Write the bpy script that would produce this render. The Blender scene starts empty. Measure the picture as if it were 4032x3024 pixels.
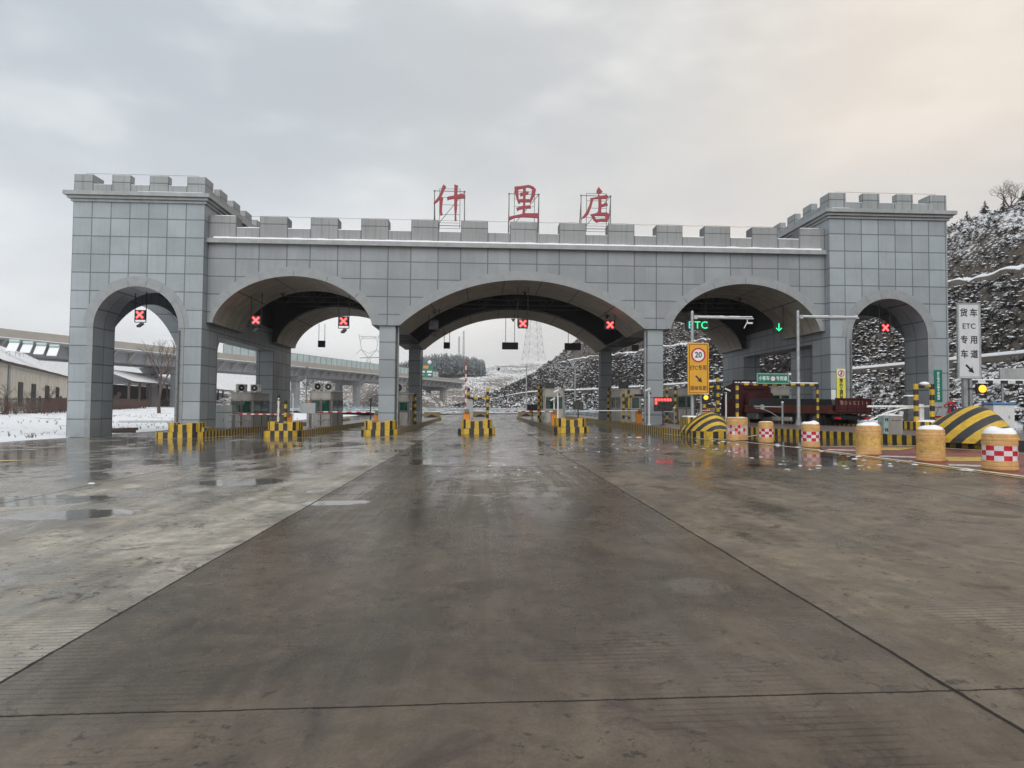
import bpy, bmesh, math, random
from mathutils import Vector, Matrix, noise
random.seed(7)
R = math.radians
SC = bpy.context.scene
COL = SC.collection

# ------------------------------------------------------------------ camera
cam = bpy.data.cameras.new('camera'); camo = bpy.data.objects.new('camera', cam); COL.objects.link(camo)
cam.sensor_width = 36.0; cam.lens = 36.0 * 2500 / 4032; cam.clip_start = .05; cam.clip_end = 6000
YAW, PIT, ROL = 0.0477536, 0.0350960, 0.0079977
F = Vector((math.sin(YAW)*math.cos(PIT), math.cos(YAW)*math.cos(PIT), math.sin(PIT)))
Rv = Vector((math.cos(YAW), -math.sin(YAW), 0)); Uv = Rv.cross(F)
R2 = math.cos(ROL)*Rv + math.sin(ROL)*Uv; U2 = -math.sin(ROL)*Rv + math.cos(ROL)*Uv
mt = Matrix(((R2.x, U2.x, -F.x, -2.0903), (R2.y, U2.y, -F.y, -31.9029), (R2.z, U2.z, -F.z, 1.5919), (0, 0, 0, 1)))
camo.matrix_world = mt
SC.camera = camo

# ------------------------------------------------------------------ light
SUN_EL, SUN_AZ = 38.0, 200.0            # soft sun behind the cloud, behind the camera
w = bpy.data.worlds.new('World'); SC.world = w; w.use_nodes = True
nt = w.node_tree; nt.nodes.clear()
def N(t, **k):
    n = nt.nodes.new(t)
    for a, b in k.items(): setattr(n, a, b)
    return n
out = N('ShaderNodeOutputWorld'); bg = N('ShaderNodeBackground'); bg.inputs[1].default_value = .1
sky = N('ShaderNodeTexSky', sky_type='NISHITA', sun_disc=False, sun_elevation=R(SUN_EL), sun_rotation=R(SUN_AZ), air_density=1.0, dust_density=3.0, ozone_density=1.0)
tc = N('ShaderNodeTexCoord'); sep = N('ShaderNodeSeparateXYZ'); nt.links.new(tc.outputs['Generated'], sep.inputs[0])
# overcast layer: a high stratus sheet, cool on the west side and peach toward the low east
mp = N('ShaderNodeMapping'); mp.inputs['Scale'].default_value = (1.3, 1.3, 3.2); nt.links.new(tc.outputs['Generated'], mp.inputs[0])
n1 = N('ShaderNodeTexNoise'); n1.inputs['Scale'].default_value = 1.5; n1.inputs['Detail'].default_value = 5; n1.inputs['Roughness'].default_value = .52; nt.links.new(mp.outputs[0], n1.inputs['Vector'])
def mth(op, a, b=None, c=None, clamp=False):
    n = N('ShaderNodeMath', operation=op, use_clamp=clamp)
    for i, v in enumerate((a, b, c)):
        if v is None: continue
        if isinstance(v, (int, float)): n.inputs[i].default_value = v
        else: nt.links.new(v, n.inputs[i])
    return n.outputs[0]
def rng(v, a, b, c=0., d=1.):
    n = N('ShaderNodeMapRange', interpolation_type='SMOOTHSTEP'); nt.links.new(v, n.inputs[0])
    for i, q in enumerate((a, b, c, d)): n.inputs[i+1].default_value = q
    return n.outputs[0]
def mixc(f, a, b):
    n = N('ShaderNodeMix', data_type='RGBA')
    for i, v in ((0, f), (6, a), (7, b)):
        if isinstance(v, (int, float)): n.inputs[i].default_value = v
        elif isinstance(v, tuple): n.inputs[i].default_value = (*v, 1)
        else: nt.links.new(v, n.inputs[i])
    return n.outputs[2]
X_, Y_, Z_ = sep.outputs
east = rng(mth('ADD', X_, mth('MULTIPLY', n1.outputs['Fac'], .35)), -.28, .78)
hi = rng(Z_, -.06, .46)
c_w = mixc(hi, (11.0, 11.15, 11.3), (5.45, 6.1, 6.55))
c_e = mixc(hi, (10.2, 8.8, 7.5), (7.9, 7.5, 6.9))
c0 = mixc(east, c_w, c_e)
# broad darker cloud banks and a brighter patch
bank = rng(n1.outputs['Fac'], .36, .66)
c1 = mixc(mth('MULTIPLY', mth('SUBTRACT', 1.0, bank), .50), c0, (4.7, 4.85, 5.1))
n2 = N('ShaderNodeTexNoise'); n2.inputs['Scale'].default_value = 3.0; n2.inputs['Detail'].default_value = 4; nt.links.new(mp.outputs[0], n2.inputs['Vector'])
lowE = mth('MULTIPLY', mth('MULTIPLY', rng(X_, .22, .60), rng(Z_, .40, .16)), rng(n2.outputs['Fac'], .40, .62))
c1 = mixc(mth('MULTIPLY', rng(n2.outputs['Fac'], .48, .70), .38), c1, (9.0, 8.9, 8.7))
glow = mth('MULTIPLY', rng(X_, .20, .60), mth('MULTIPLY', rng(Z_, .24, .40), rng(Z_, .75, .48)))
c1 = mixc(mth('MULTIPLY', glow, .55), c1, (9.4, 8.0, 6.4))
c2 = mixc(mth('MULTIPLY', lowE, .72), c1, (5.5, 4.75, 4.35))
# the unseen half of the sky, behind the camera, is the brighter one
back = rng(Y_, .15, -.55)
c3 = mixc(mth('MULTIPLY', back, .9), c2, (9.6, 9.9, 10.2))
cl = mixc(.93, sky.outputs[0], c3)
nt.links.new(cl, bg.inputs[0]); nt.links.new(bg.outputs[0], out.inputs[0])

sun = bpy.data.lights.new('sun', 'SUN'); sun.energy = 1.1; sun.angle = R(50); sun.color = (1, .97, .93)
suno = bpy.data.objects.new('sun', sun); COL.objects.link(suno); suno.rotation_euler = (R(90 - SUN_EL), 0, R(-SUN_AZ + 180 + 20))
SC.view_settings.view_transform = 'Standard'; SC.view_settings.look = 'None'; SC.view_settings.exposure = .18; SC.view_settings.gamma = 1
SC.cycles.use_denoising = True; SC.cycles.max_bounces = 8; SC.cycles.caustics_reflective = False; SC.cycles.caustics_refractive = False

# ------------------------------------------------------------------ materials
def newmat(name):
    m = bpy.data.materials.new(name); m.use_nodes = True
    t = m.node_tree; b = t.nodes['Principled BSDF']
    return m, t, b
class NT:
    """small node helper"""
    def __init__(s, t): s.t = t; s.cache = {}
    def n(s, ty, **k):
        o = s.t.nodes.new(ty)
        for a, b in k.items(): setattr(o, a, b)
        return o
    def _in(s, sock, v):
        if isinstance(v, (int, float)): sock.default_value = v
        elif isinstance(v, tuple): sock.default_value = (*v, 1) if len(v) == 3 and sock.type == 'RGBA' else v
        else: s.t.links.new(v, sock)
    def pos(s):
        if 'p' not in s.cache: s.cache['p'] = s.n('ShaderNodeNewGeometry')
        return s.cache['p'].outputs['Position']
    def nrm(s): s.pos(); return s.cache['p'].outputs['Normal']
    def obj(s):
        if 'o' not in s.cache: s.cache['o'] = s.n('ShaderNodeTexCoord')
        return s.cache['o'].outputs['Object']
    def xyz(s, v):
        o = s.n('ShaderNodeSeparateXYZ'); s._in(o.inputs[0], v); return o.outputs
    def comb(s, x, y, z):
        o = s.n('ShaderNodeCombineXYZ')
        for i, v in enumerate((x, y, z)): s._in(o.inputs[i], v)
        return o.outputs[0]
    def m(s, op, a, b=None, c=None, clamp=False):
        o = s.n('ShaderNodeMath', operation=op, use_clamp=clamp)
        for i, v in enumerate((a, b, c)):
            if v is not None: s._in(o.inputs[i], v)
        return o.outputs[0]
    def rng(s, v, a, b, c=0., d=1.):
        o = s.n('ShaderNodeMapRange', interpolation_type='SMOOTHSTEP')
        for i, q in enumerate((v, a, b, c, d)): s._in(o.inputs[i], q)
        return o.outputs[0]
    def noise(s, vec, scale, detail=4, rough=.55, stretch=None, dist=0):
        if stretch is not None:
            mp = s.n('ShaderNodeMapping'); mp.inputs['Scale'].default_value = stretch; s._in(mp.inputs[0], vec); vec = mp.outputs[0]
        o = s.n('ShaderNodeTexNoise'); s._in(o.inputs['Vector'], vec); o.inputs['Scale'].default_value = scale
        o.inputs['Detail'].default_value = detail; o.inputs['Roughness'].default_value = rough; o.inputs['Distortion'].default_value = dist
        return o.outputs['Fac']
    def voro(s, vec, scale, feature='F1', stretch=None):
        if stretch is not None:
            mp = s.n('ShaderNodeMapping'); mp.inputs['Scale'].default_value = stretch; s._in(mp.inputs[0], vec); vec = mp.outputs[0]
        o = s.n('ShaderNodeTexVoronoi', feature=feature); s._in(o.inputs['Vector'], vec); o.inputs['Scale'].default_value = scale
        return o
    def white(s, vec):
        o = s.n('ShaderNodeTexWhiteNoise'); s._in(o.inputs['Vector'], vec); return o.outputs['Value']
    def mix(s, f, a, b):
        o = s.n('ShaderNodeMix', data_type='RGBA')
        s._in(o.inputs[0], f); s._in(o.inputs[6], a); s._in(o.inputs[7], b); return o.outputs[2]
    def mul(s, c, f):
        o = s.n('ShaderNodeMix', data_type='RGBA', blend_type='MULTIPLY'); o.inputs[0].default_value = 1
        s._in(o.inputs[6], c);
        if isinstance(f, (int, float)): o.inputs[7].default_value = (f, f, f, 1)
        else: s.t.links.new(f, o.inputs[7])
        return o.outputs[2]
    def bump(s, h, strength=.3, dist=.02, normal=None):
        o = s.n('ShaderNodeBump'); o.inputs['Strength'].default_value = strength; o.inputs['Distance'].default_value = dist
        s._in(o.inputs['Height'], h)
        if normal is not None: s.t.links.new(normal, o.inputs['Normal'])
        return o.outputs[0]
    def link(s, a, b): s._in(b, a)

def M(name, base, rough=.5, metal=0., var=.18, scale=6., bump=.0, dirt=None, dirt_amt=.5, streak=False, emis=0.):
    m, t, b = newmat(name); h = NT(t)
    p = h.obj()
    f = h.noise(p, scale, 5, .6, (1, 1, .25) if streak else None)
    k = h.rng(f, .25, .75, 1 - var, 1 + var)
    col = h.mul(base, k)
    if dirt:
        g = h.rng(h.noise(p, scale*.7+1.3, 6, .65, (1, 1, .3) if streak else None), .52, .72, 0, dirt_amt)
        col = h.mix(g, col, dirt)
    h.link(col, b.inputs['Base Color'])
    h.link(h.rng(f, .3, .7, max(.03, rough-.1), min(1, rough+.1)), b.inputs['Roughness'])
    b.inputs['Metallic'].default_value = metal
    if bump: h.link(h.bump(h.noise(p, scale*6, 3), bump, .01), b.inputs['Normal'])
    if emis:
        b.inputs['Emission Color'].default_value = (*base, 1); b.inputs['Emission Strength'].default_value = emis
    return m

def stone(name, mode, base=(.305, .342, .366), streaks=0., panelvar=.05):
    m, t, b = newmat(name); h = NT(t)
    p = h.pos(); x, y, z = h.xyz(p); nx, ny, nz = h.xyz(h.nrm())
    side = h.m('GREATER_THAN', h.m('ABSOLUTE', nx), .6)
    if mode == 'tower':
        ux = h.m('DIVIDE', h.m('ADD', x, 22.231), .90543)
        uy = h.m('DIVIDE', y, .90543)
        u = h.m('ADD', h.m('MULTIPLY', ux, h.m('SUBTRACT', 1., side)), h.m('MULTIPLY', uy, side))
        lu = h.m('ABSOLUTE', h.m('SUBTRACT', h.m('FRACT', h.m('ADD', u, .5)), .5)); lw = .023
        v = h.m('DIVIDE', h.m('SUBTRACT', 11.595, z), .9)
    elif mode == 'beam':
        a = h.m('DIVIDE', h.m('ADD', x, 1.2675+25.35), 2.535)
        tt = h.m('MULTIPLY', h.m('ABSOLUTE', h.m('SUBTRACT', h.m('FRACT', a), .5)), 2.535)
        lu = h.m('DIVIDE', h.m('ABSOLUTE', h.m('SUBTRACT', tt, .6925)), .9); lw = .026
        u = h.m('ADD', h.m('MULTIPLY', h.m('FLOOR', a), 2.), h.m('GREATER_THAN', tt, .6925))
        v = h.m('DIVIDE', h.m('SUBTRACT', 11.6, z), .9)
    else:  # pier: only horizontal joints
        u = h.m('MULTIPLY', x, 0.); lu = h.m('ADD', u, 1.); lw = .01
        v = h.m('DIVIDE', h.m('SUBTRACT', 11.1, z), .9)
    lv = h.m('ABSOLUTE', h.m('SUBTRACT', h.m('FRACT', h.m('ADD', v, .5)), .5))
    line = h.m('MAXIMUM', h.rng(lu, lw*1.7, lw*.6), h.rng(lv, .042, .016))
    cell = h.comb(h.m('FLOOR', u), h.m('FLOOR', v), h.m('ROUND', h.m('MULTIPLY', y, .3)))
    var = h.rng(h.white(cell), 0, 1, 1-panelvar, 1+panelvar)
    gr = h.noise(p, 38, 2, .7); big = h.noise(p, .55, 4, .6)
    k = h.m('MULTIPLY', var, h.m('MULTIPLY', h.rng(gr, .25, .75, .90, 1.10), h.rng(big, .3, .7, .90, 1.07)))
    col = h.mul(base, k)
    # faint weathering halo where water sits at the panel edges
    edge = h.m('MULTIPLY', h.rng(lv, .10, .02), h.rng(h.noise(p, 2.3, 4), .45, .7, 0, .35))
    col = h.mix(edge, col, (.25, .275, .29))
    if streaks:
        s1 = h.rng(h.noise(p, 3.2, 4, .6, (2.2, 2.2, .12)), .5, .68, 0, streaks)
        col = h.mix(s1, col, (.20, .20, .19))
    base_d = h.m('MULTIPLY', h.rng(z, 1.2, .1), h.rng(h.noise(p, 1.6, 5), .35, .75, .1, .5))
    col = h.mix(base_d, col, (.24, .24, .22))
    col = h.mix(h.m('MULTIPLY', line, .70), col, (.050, .053, .058))
    h.link(col, b.inputs['Base Color'])
    h.link(h.rng(gr, .2, .8, .42, .62), b.inputs['Roughness'])
    hgt = h.m('SUBTRACT', h.m('MULTIPLY', gr, .10), line)
    h.link(h.bump(hgt, .5, .012), b.inputs['Normal'])
    return m

def chevron(name, period, kx, ky=0., off=0., kz=1.):
    m, t, b = newmat(name); h = NT(t)
    x, y, z = h.xyz(h.obj())
    f = h.m('ADD', h.m('ADD', h.m('MULTIPLY', z, kz), h.m('MULTIPLY', h.m('ABSOLUTE', x), kx)), h.m('MULTIPLY', y, ky))
    fr = h.m('FRACT', h.m('ADD', h.m('DIVIDE', f, period), off))
    s = h.m('MULTIPLY', h.rng(fr, 0., .03), h.rng(fr, .52, .49))
    n = h.noise(h.obj(), 9, 5, .65)
    ye = h.mul((.62, .40, .035), h.rng(n, .3, .7, .8, 1.12)); bk = h.mul((.03, .03, .033), h.rng(n, .3, .7, .7, 1.4))
    col = h.mix(s, bk, ye)
    col = h.mix(h.rng(h.noise(h.obj(), 5, 6, .7), .60, .74, 0, .45), col, (.16, .13, .09))
    h.link(col, b.inputs['Base Color']); h.link(h.rng(n, .3, .7, .35, .6), b.inputs['Roughness'])
    return m

MT = {}
MT['tower'] = stone('granite_tower', 'tower', streaks=.22, panelvar=.085)
MT['beam'] = stone('granite_beam', 'beam', base=(.266, .290, .306), streaks=.25, panelvar=.07)
MT['parapet'] = stone('granite_parapet', 'beam', base=(.275, .288, .29), streaks=.85)
MT['tparapet'] = stone('granite_tower_parapet', 'tower', base=(.29, .31, .315), streaks=.7)
MT['pier'] = stone('granite_pier', 'pier', base=(.285, .315, .333))
MT['ring'] = M('granite_ring', (.275, .29, .298), .5, var=.10, scale=3)
MT['cornice'] = M('granite_cornice', (.31, .325, .325), .5, var=.15, scale=2.5, dirt=(.2, .2, .19), dirt_amt=.5)
MT['snow'] = M('snow', (.86, .88, .91), .6, var=.05, scale=9, bump=.25)
def soffit_mat():
    m, t, b = newmat('soffit_panels'); h = NT(t); p = h.pos(); x, y, z = h.xyz(p)
    ly = h.m('ABSOLUTE', h.m('SUBTRACT', h.m('FRACT', h.m('DIVIDE', h.m('SUBTRACT', y, .45), .84)), .5))
    line = h.rng(ly, .468, .482); ax = h.m('ABSOLUTE', x)
    for c in (.97, 2.90, 4.72, 8.88, 10.65, 12.61, 14.38): line = h.m('MAXIMUM', line, h.rng(h.m('ABSOLUTE', h.m('SUBTRACT', ax, c)), .036, .018))
    n = h.noise(p, 1.1, 5, .65); col = h.mul((.44, .41, .355), h.rng(n, .3, .7, .78, 1.1))
    col = h.mix(h.m('MULTIPLY', line, .80), col, (.05, .046, .042))
    h.link(col, b.inputs['Base Color']); b.inputs['Roughness'].default_value = .55
    return m
MT['soffit'] = soffit_mat()
MT['roof_shade'] = M('dark_roof_and_shade', (.012, .013, .016), .6, var=.3, scale=1)  # roof sheets, and the added sheets that carry roof-space shade as colour
MT['truss'] = M('truss_paint', (.075, .078, .085), .5, .3)
MT['galv'] = M('galvanised_steel', (.40, .42, .43), .42, .55, var=.2, scale=5, dirt=(.22, .21, .2))
MT['galvdark'] = M('weathered_steel', (.16, .165, .17), .5, .5, var=.25, scale=5)
MT['acgrey'] = M('aged_ac_case', (.42, .42, .40), .45, var=.12, scale=5, dirt=(.2, .19, .17))
MT['white'] = M('white_paint', (.72, .73, .72), .4, var=.08, scale=5, dirt=(.35, .33, .3), dirt_amt=.4)
MT['greypaint'] = M('grey_paint', (.36, .385, .38), .45, var=.12, scale=3, dirt=(.2, .19, .17), streak=True)
MT['redletter'] = M('red_letter_paint', (.29, .022, .036), .45, var=.22, scale=4, dirt=(.2, .06, .06))
MT['yellow'] = M('yellow_paint', (.60, .39, .035), .45, var=.2, scale=7, dirt=(.2, .15, .08), dirt_amt=.55)
MT['black'] = M('black_paint', (.028, .028, .03), .45, var=.3, scale=7, dirt=(.10, .09, .08), dirt_amt=.35)
MT['blackcase'] = M('black_case', (.014, .015, .018), .4, var=.2)
MT['kerbtan'] = M('worn_yellow_kerb', (.30, .235, .12), .6, var=.25, scale=4, dirt=(.13, .11, .09), dirt_amt=.8)
MT['islandtop'] = M('brick_red_paving', (.155, .115, .105), .35, var=.25, scale=5, dirt=(.08, .07, .065), dirt_amt=.7, bump=.2)
MT['orange'] = M('orange_cabinet_paint', (.72, .25, .03), .4, var=.12, scale=4, dirt=(.3, .14, .05))
MT['red'] = M('red_paint', (.50, .02, .03), .42, var=.15, scale=5)
MT['barrel'] = M('orange_barrel_plastic', (.64, .375, .15), .55, var=.2, scale=5, dirt=(.33, .20, .085), dirt_amt=.75)
MT['barrelworn'] = M('worn_barrel_band', (.60, .37, .11), .6, var=.28, scale=7, dirt=(.17, .10, .05), dirt_amt=.9)
MT['refred'] = M('red_reflective_sheet', (.52, .012, .035), .32, var=.12, scale=6)
MT['refwhite'] = M('white_reflective_sheet', (.68, .67, .68), .32, var=.10, scale=6)
MT['faded'] = M('faded_reflective_sheet', (.55, .42, .36), .5, var=.25, scale=12, dirt=(.58, .17, .12), dirt_amt=.8)
def glassmat(name, base, rough=.06):
    m, t, b = newmat(name); h = NT(t)
    n = h.noise(h.obj(), 2.2, 3); h.link(h.mul(base, h.rng(n, .35, .65, .4, 1.7)), b.inputs['Base Color'])
    b.inputs['Roughness'].default_value = rough; b.inputs['IOR'].default_value = 1.5
    return m
MT['glass'] = glassmat('green_booth_glass', (.012, .045, .032))
MT['booth'] = M('booth_brushed_steel', (.36, .34, .315), .36, .35, var=.18, scale=3, dirt=(.16, .13, .11), dirt_amt=.55, streak=True)
MT['boothlight'] = M('booth_cream_panel', (.52, .49, .44), .4, .1, var=.10, scale=3, dirt=(.26, .23, .2), streak=True)
MT['boothframe'] = M('booth_dark_frame', (.075, .065, .06), .4, .3)
MT['signyellow'] = M('yellow_sign_sheet', (.70, .36, .025), .38, var=.06, scale=3)
MT['signwhite'] = M('white_sign_sheet', (.62, .63, .65), .4, var=.06, scale=3)
MT['signgreen'] = M('green_sign_sheet', (.008, .17, .11), .38, var=.1, scale=3)
MT['signlime'] = M('lemon_sign_sheet', (.74, .70, .09), .4, var=.06, scale=3)
MT['bright'] = M('white_lettering', (.78, .80, .80), .4, var=.03)
MT['ink'] = M('black_lettering', (.018, .018, .02), .45, var=.1)
MT['inkbrown'] = M('dark_red_lettering', (.10, .02, .015), .45, var=.1)
MT['truckred'] = M('shaded_truck_red', (.055, .006, .008), .5, var=.3, scale=3, dirt=(.045, .02, .02), dirt_amt=.8, streak=True)  # red darkened so the paint colour carries the shade around the truck
MT['truckrust'] = M('rusty_truck_side', (.11, .027, .016), .55, var=.25, scale=2, dirt=(.09, .03, .02), dirt_amt=.7, streak=True)
MT['rubber'] = M('tyre_rubber', (.012, .012, .013), .75, var=.3)
MT['dirtwhite'] = M('faded_letter_paint', (.36, .20, .165), .6, var=.35, scale=14)
MT['skin'] = M('skin', (.42, .25, .18), .5, var=.06)
MT['navy'] = M('navy_cloth', (.018, .022, .045), .8, var=.2)
MT['jacketred'] = M('red_jacket_cloth', (.36, .02, .035), .75, var=.2)
MT['hair'] = M('black_hair', (.012, .011, .011), .6)
MT['mask'] = M('white_mask', (.75, .76, .78), .6, var=.04)
MT['bluepanel'] = M('blue_paint', (.05, .16, .36), .4)
MT['cream'] = M('cream_plaster', (.66, .62, .54), .8, var=.16, scale=1.2, dirt=(.27, .24, .2), dirt_amt=.6, streak=True)
MT['darkwin'] = M('dark_window', (.03, .026, .024), .3)
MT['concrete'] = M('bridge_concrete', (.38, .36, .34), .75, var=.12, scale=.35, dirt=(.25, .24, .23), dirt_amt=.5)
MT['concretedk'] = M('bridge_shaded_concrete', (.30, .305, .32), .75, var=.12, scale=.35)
MT['parap'] = M('tan_parapet', (.40, .37, .33), .8, var=.10, scale=.5)
MT['bark'] = M('bark', (.085, .066, .055), .85, var=.3, scale=9)
MT['twig'] = M('twigs', (.13, .095, .08), .85, var=.3, scale=4)
MT['redtwig'] = M('reddish_twigs', (.15, .075, .062), .85, var=.3, scale=4)
MT['pine'] = M('pine_needles', (.045, .062, .048), .8, var=.4, scale=1.5)
MT['farpine'] = M('hazed_far_pines', (.165, .19, .20), .9, var=.5, scale=.35)  # pale blue-grey puts the distance haze into the needle colour
MT['fence'] = M('dark_fence_paint', (.05, .045, .045), .6, var=.25)
MT['steelblue'] = M('blue_green_rail_paint', (.16, .27, .32), .5, var=.2, scale=2)
MT['timber'] = M('old_timber', (.085, .066, .056), .8, var=.3, scale=6)
MT['tank'] = M('pale_green_tank', (.36, .46, .44), .35, .3)
MT['barrier_glass'] = M('sound_panel', (.50, .58, .57), .4, var=.1, scale=.5)
MT['pylon'] = M('pylon_steel', (.46, .47, .48), .6, .3)
def emit(name, col, st):
    m, t, b = newmat(name); b.inputs['Base Color'].default_value = (*[c*.2 for c in col], 1)
    b.inputs['Emission Color'].default_value = (*col, 1); b.inputs['Emission Strength'].default_value = st
    return m
MT['ledred'] = emit('red_led', (1, .035, .04), 3.2)
MT['ledpink'] = emit('red_led_core', (1, .16, .14), 2.2)
MT['ledgreen'] = emit('green_led', (.02, .9, .33), 1.5)
MT['ledcyan'] = emit('cyan_led', (.05, .75, .62), 1.2)
MT['amber'] = emit('amber_lamp', (1, .36, .02), 2.6)
MT['lampwhite'] = M('white_ball', (.85, .85, .85), .3, var=.02)

# ------------------------------------------------------------------ mesh builder
class MB:
    def __init__(s): s.v = []; s.f = []; s.mi = []
    def add(s, vs, fs, mi=0):
        o = len(s.v); s.v += [tuple(v) for v in vs]
        for f in fs: s.f.append(tuple(i+o for i in f)); s.mi.append(mi)
        return s
    def quad(s, a, b, c, d, mi=0): return s.add([a, b, c, d], [(0, 1, 2, 3)], mi)
    def box(s, x0, x1, y0, y1, z0, z1, mi=0):
        v = [(x, y, z) for z in (z0, z1) for y in (y0, y1) for x in (x0, x1)]
        return s.add(v, [(0, 2, 3, 1), (4, 5, 7, 6), (0, 1, 5, 4), (2, 6, 7, 3), (0, 4, 6, 2), (1, 3, 7, 5)], mi)
    def bbox(s, x0, x1, y0, y1, z0, z1, c=.02, mi=0):
        """box with chamfered vertical edges and top"""
        pts = [(x0+c, y0), (x1-c, y0), (x1, y0+c), (x1, y1-c), (x1-c, y1), (x0+c, y1), (x0, y1-c), (x0, y0+c)]
        return s.prism(pts, z0, z1, mi, cap=c)
    def prism(s, pts, z0, z1, mi=0, cap=0., topmi=None):
        n = len(pts); cx = sum(p[0] for p in pts)/n; cy = sum(p[1] for p in pts)/n
        v = [(x, y, z0) for x, y in pts] + [(x, y, z1-cap) for x, y in pts]
        f = [(i, (i+1) % n, n+(i+1) % n, n+i) for i in range(n)]
        s.add(v, f, mi)
        t = [(x-(1 if x > cx else -1)*min(cap, abs(x-cx)), y-(1 if y > cy else -1)*min(cap, abs(y-cy)), z1) for x, y in pts]
        tm = mi if topmi is None else topmi
        if cap: s.add([(x, y, z1-cap) for x, y in pts]+t, [(i, (i+1) % n, n+(i+1) % n, n+i) for i in range(n)], mi)
        s.add(t, [tuple(range(n))], tm); s.add([(x, y, z0) for x, y in pts], [tuple(reversed(range(n)))], mi)
        return s
    def plate(s, pts, y0, y1, mi=0):
        """polygon in XZ extruded along Y"""
        n = len(pts)
        ar = sum(pts[i][0]*pts[(i+1) % n][1]-pts[(i+1) % n][0]*pts[i][1] for i in range(n))
        if ar < 0: pts = pts[::-1]
        v = [(x, y0, z) for x, z in pts]+[(x, y1, z) for x, z in pts]
        return s.add(v, [tuple(range(n)), tuple(reversed(range(n, 2*n)))]+[(i, n+i, n+(i+1) % n, (i+1) % n) for i in range(n)], mi)
    def tube(s, pts, r, n=8, mi=0, caps=True):
        pts = [Vector(p) for p in pts]; rs = r if isinstance(r, (list, tuple)) else [r]*len(pts)
        rings = []; prev = None
        for i, p in enumerate(pts):
            d = (pts[min(i+1, len(pts)-1)]-pts[max(i-1, 0)]).normalized()
            a = d.orthogonal().normalized() if prev is None else (prev-d*prev.dot(d)).normalized()
            prev = a; b = d.cross(a)
            rings.append([p+(a*math.cos(2*math.pi*k/n)+b*math.sin(2*math.pi*k/n))*rs[i] for k in range(n)])
        v = [q for rg in rings for q in rg]
        f = [(i*n+k, i*n+(k+1) % n, (i+1)*n+(k+1) % n, (i+1)*n+k) for i in range(len(pts)-1) for k in range(n)]
        if caps: f += [tuple(reversed(range(n))), tuple(range((len(pts)-1)*n, len(pts)*n))]
        return s.add(v, f, mi)
    def bar(s, a, b, w, mi=0): return s.tube([a, b], w*.7071, 4, mi)
    def lathe(s, prof, n=20, mi=0, c=(0, 0, 0), mis=None):
        v = [];
        for r, z in prof: v += [(c[0]+r*math.cos(2*math.pi*k/n), c[1]+r*math.sin(2*math.pi*k/n), c[2]+z) for k in range(n)]
        o = len(s.v); s.v += v
        for i in range(len(prof)-1):
            for k in range(n):
                s.f.append((o+i*n+k, o+i*n+(k+1) % n, o+(i+1)*n+(k+1) % n, o+(i+1)*n+k))
                s.mi.append(mis(i, k) if mis else mi)
        s.f.append(tuple(o+(len(prof)-1)*n+k for k in range(n))); s.mi.append(mi)
        s.f.append(tuple(o+k for k in reversed(range(n)))); s.mi.append(mi)
        return s
    def ball(s, c, r, mi=0, n=10, sz=1.):
        prof = [(max(1e-4, r*math.sin(math.pi*i/n)), -r*sz*math.cos(math.pi*i/n)) for i in range(n+1)]
        return s.lathe(prof, n*2, mi, c)
    def grid(s, fn, nu, nv, mi=0):
        v = [fn(i/nu, j/nv) for j in range(nv+1) for i in range(nu+1)]
        return s.add(v, [(j*(nu+1)+i, j*(nu+1)+i+1, (j+1)*(nu+1)+i+1, (j+1)*(nu+1)+i) for j in range(nv) for i in range(nu)], mi)
    def mesh(s, name, mats, smooth=False):
        me = bpy.data.meshes.new(name); me.from_pydata(s.v, [], s.f)
        for m in (mats if isinstance(mats, (list, tuple)) else [mats]): me.materials.append(m)
        me.polygons.foreach_set('material_index', s.mi)
        if smooth: me.polygons.foreach_set('use_smooth', [True]*len(s.f))
        me.update(); return me
    def build(s, name, mats, parent=None, loc=(0, 0, 0), rot=(0, 0, 0), smooth=False, angle=None):
        me = s.mesh(name, mats, smooth or angle is not None)
        if angle is not None:
            bm = bmesh.new(); bm.from_mesh(me); bmesh.ops.remove_doubles(bm, verts=bm.verts, dist=1e-4)
            for e in bm.edges:
                if len(e.link_faces) == 2 and e.calc_face_angle(0) > R(angle): e.smooth = False
            bm.to_mesh(me); bm.free()
        o = bpy.data.objects.new(name, me); COL.objects.link(o); o.location = loc; o.rotation_euler = rot
        if parent is not None: o.parent = parent
        return o
def tag(o, label=None, cat=None, group=None, kind=None):
    if label: o['label'] = label
    if cat: o['category'] = cat
    if group: o['group'] = group
    if kind: o['kind'] = kind
    return o
def thing(name, label, cat, loc=(0, 0, 0), rz=0., group=None):
    o = bpy.data.objects.new(name, None); COL.objects.link(o); o.location = loc; o.rotation_euler = (0, 0, rz); o.empty_display_size = .3
    return tag(o, label, cat, group)
def copy_tree(o, parent=None):
    c = o.copy(); COL.objects.link(c)
    if parent is not None: c.parent = parent
    for ch in list(o.children): copy_tree(ch, c)
    return c
def clone(o, loc, rz, label, group=None):
    c = copy_tree(o); c.location = loc; c.rotation_euler = (0, 0, rz); c['label'] = label
    if group: c['group'] = group
    return c
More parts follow.
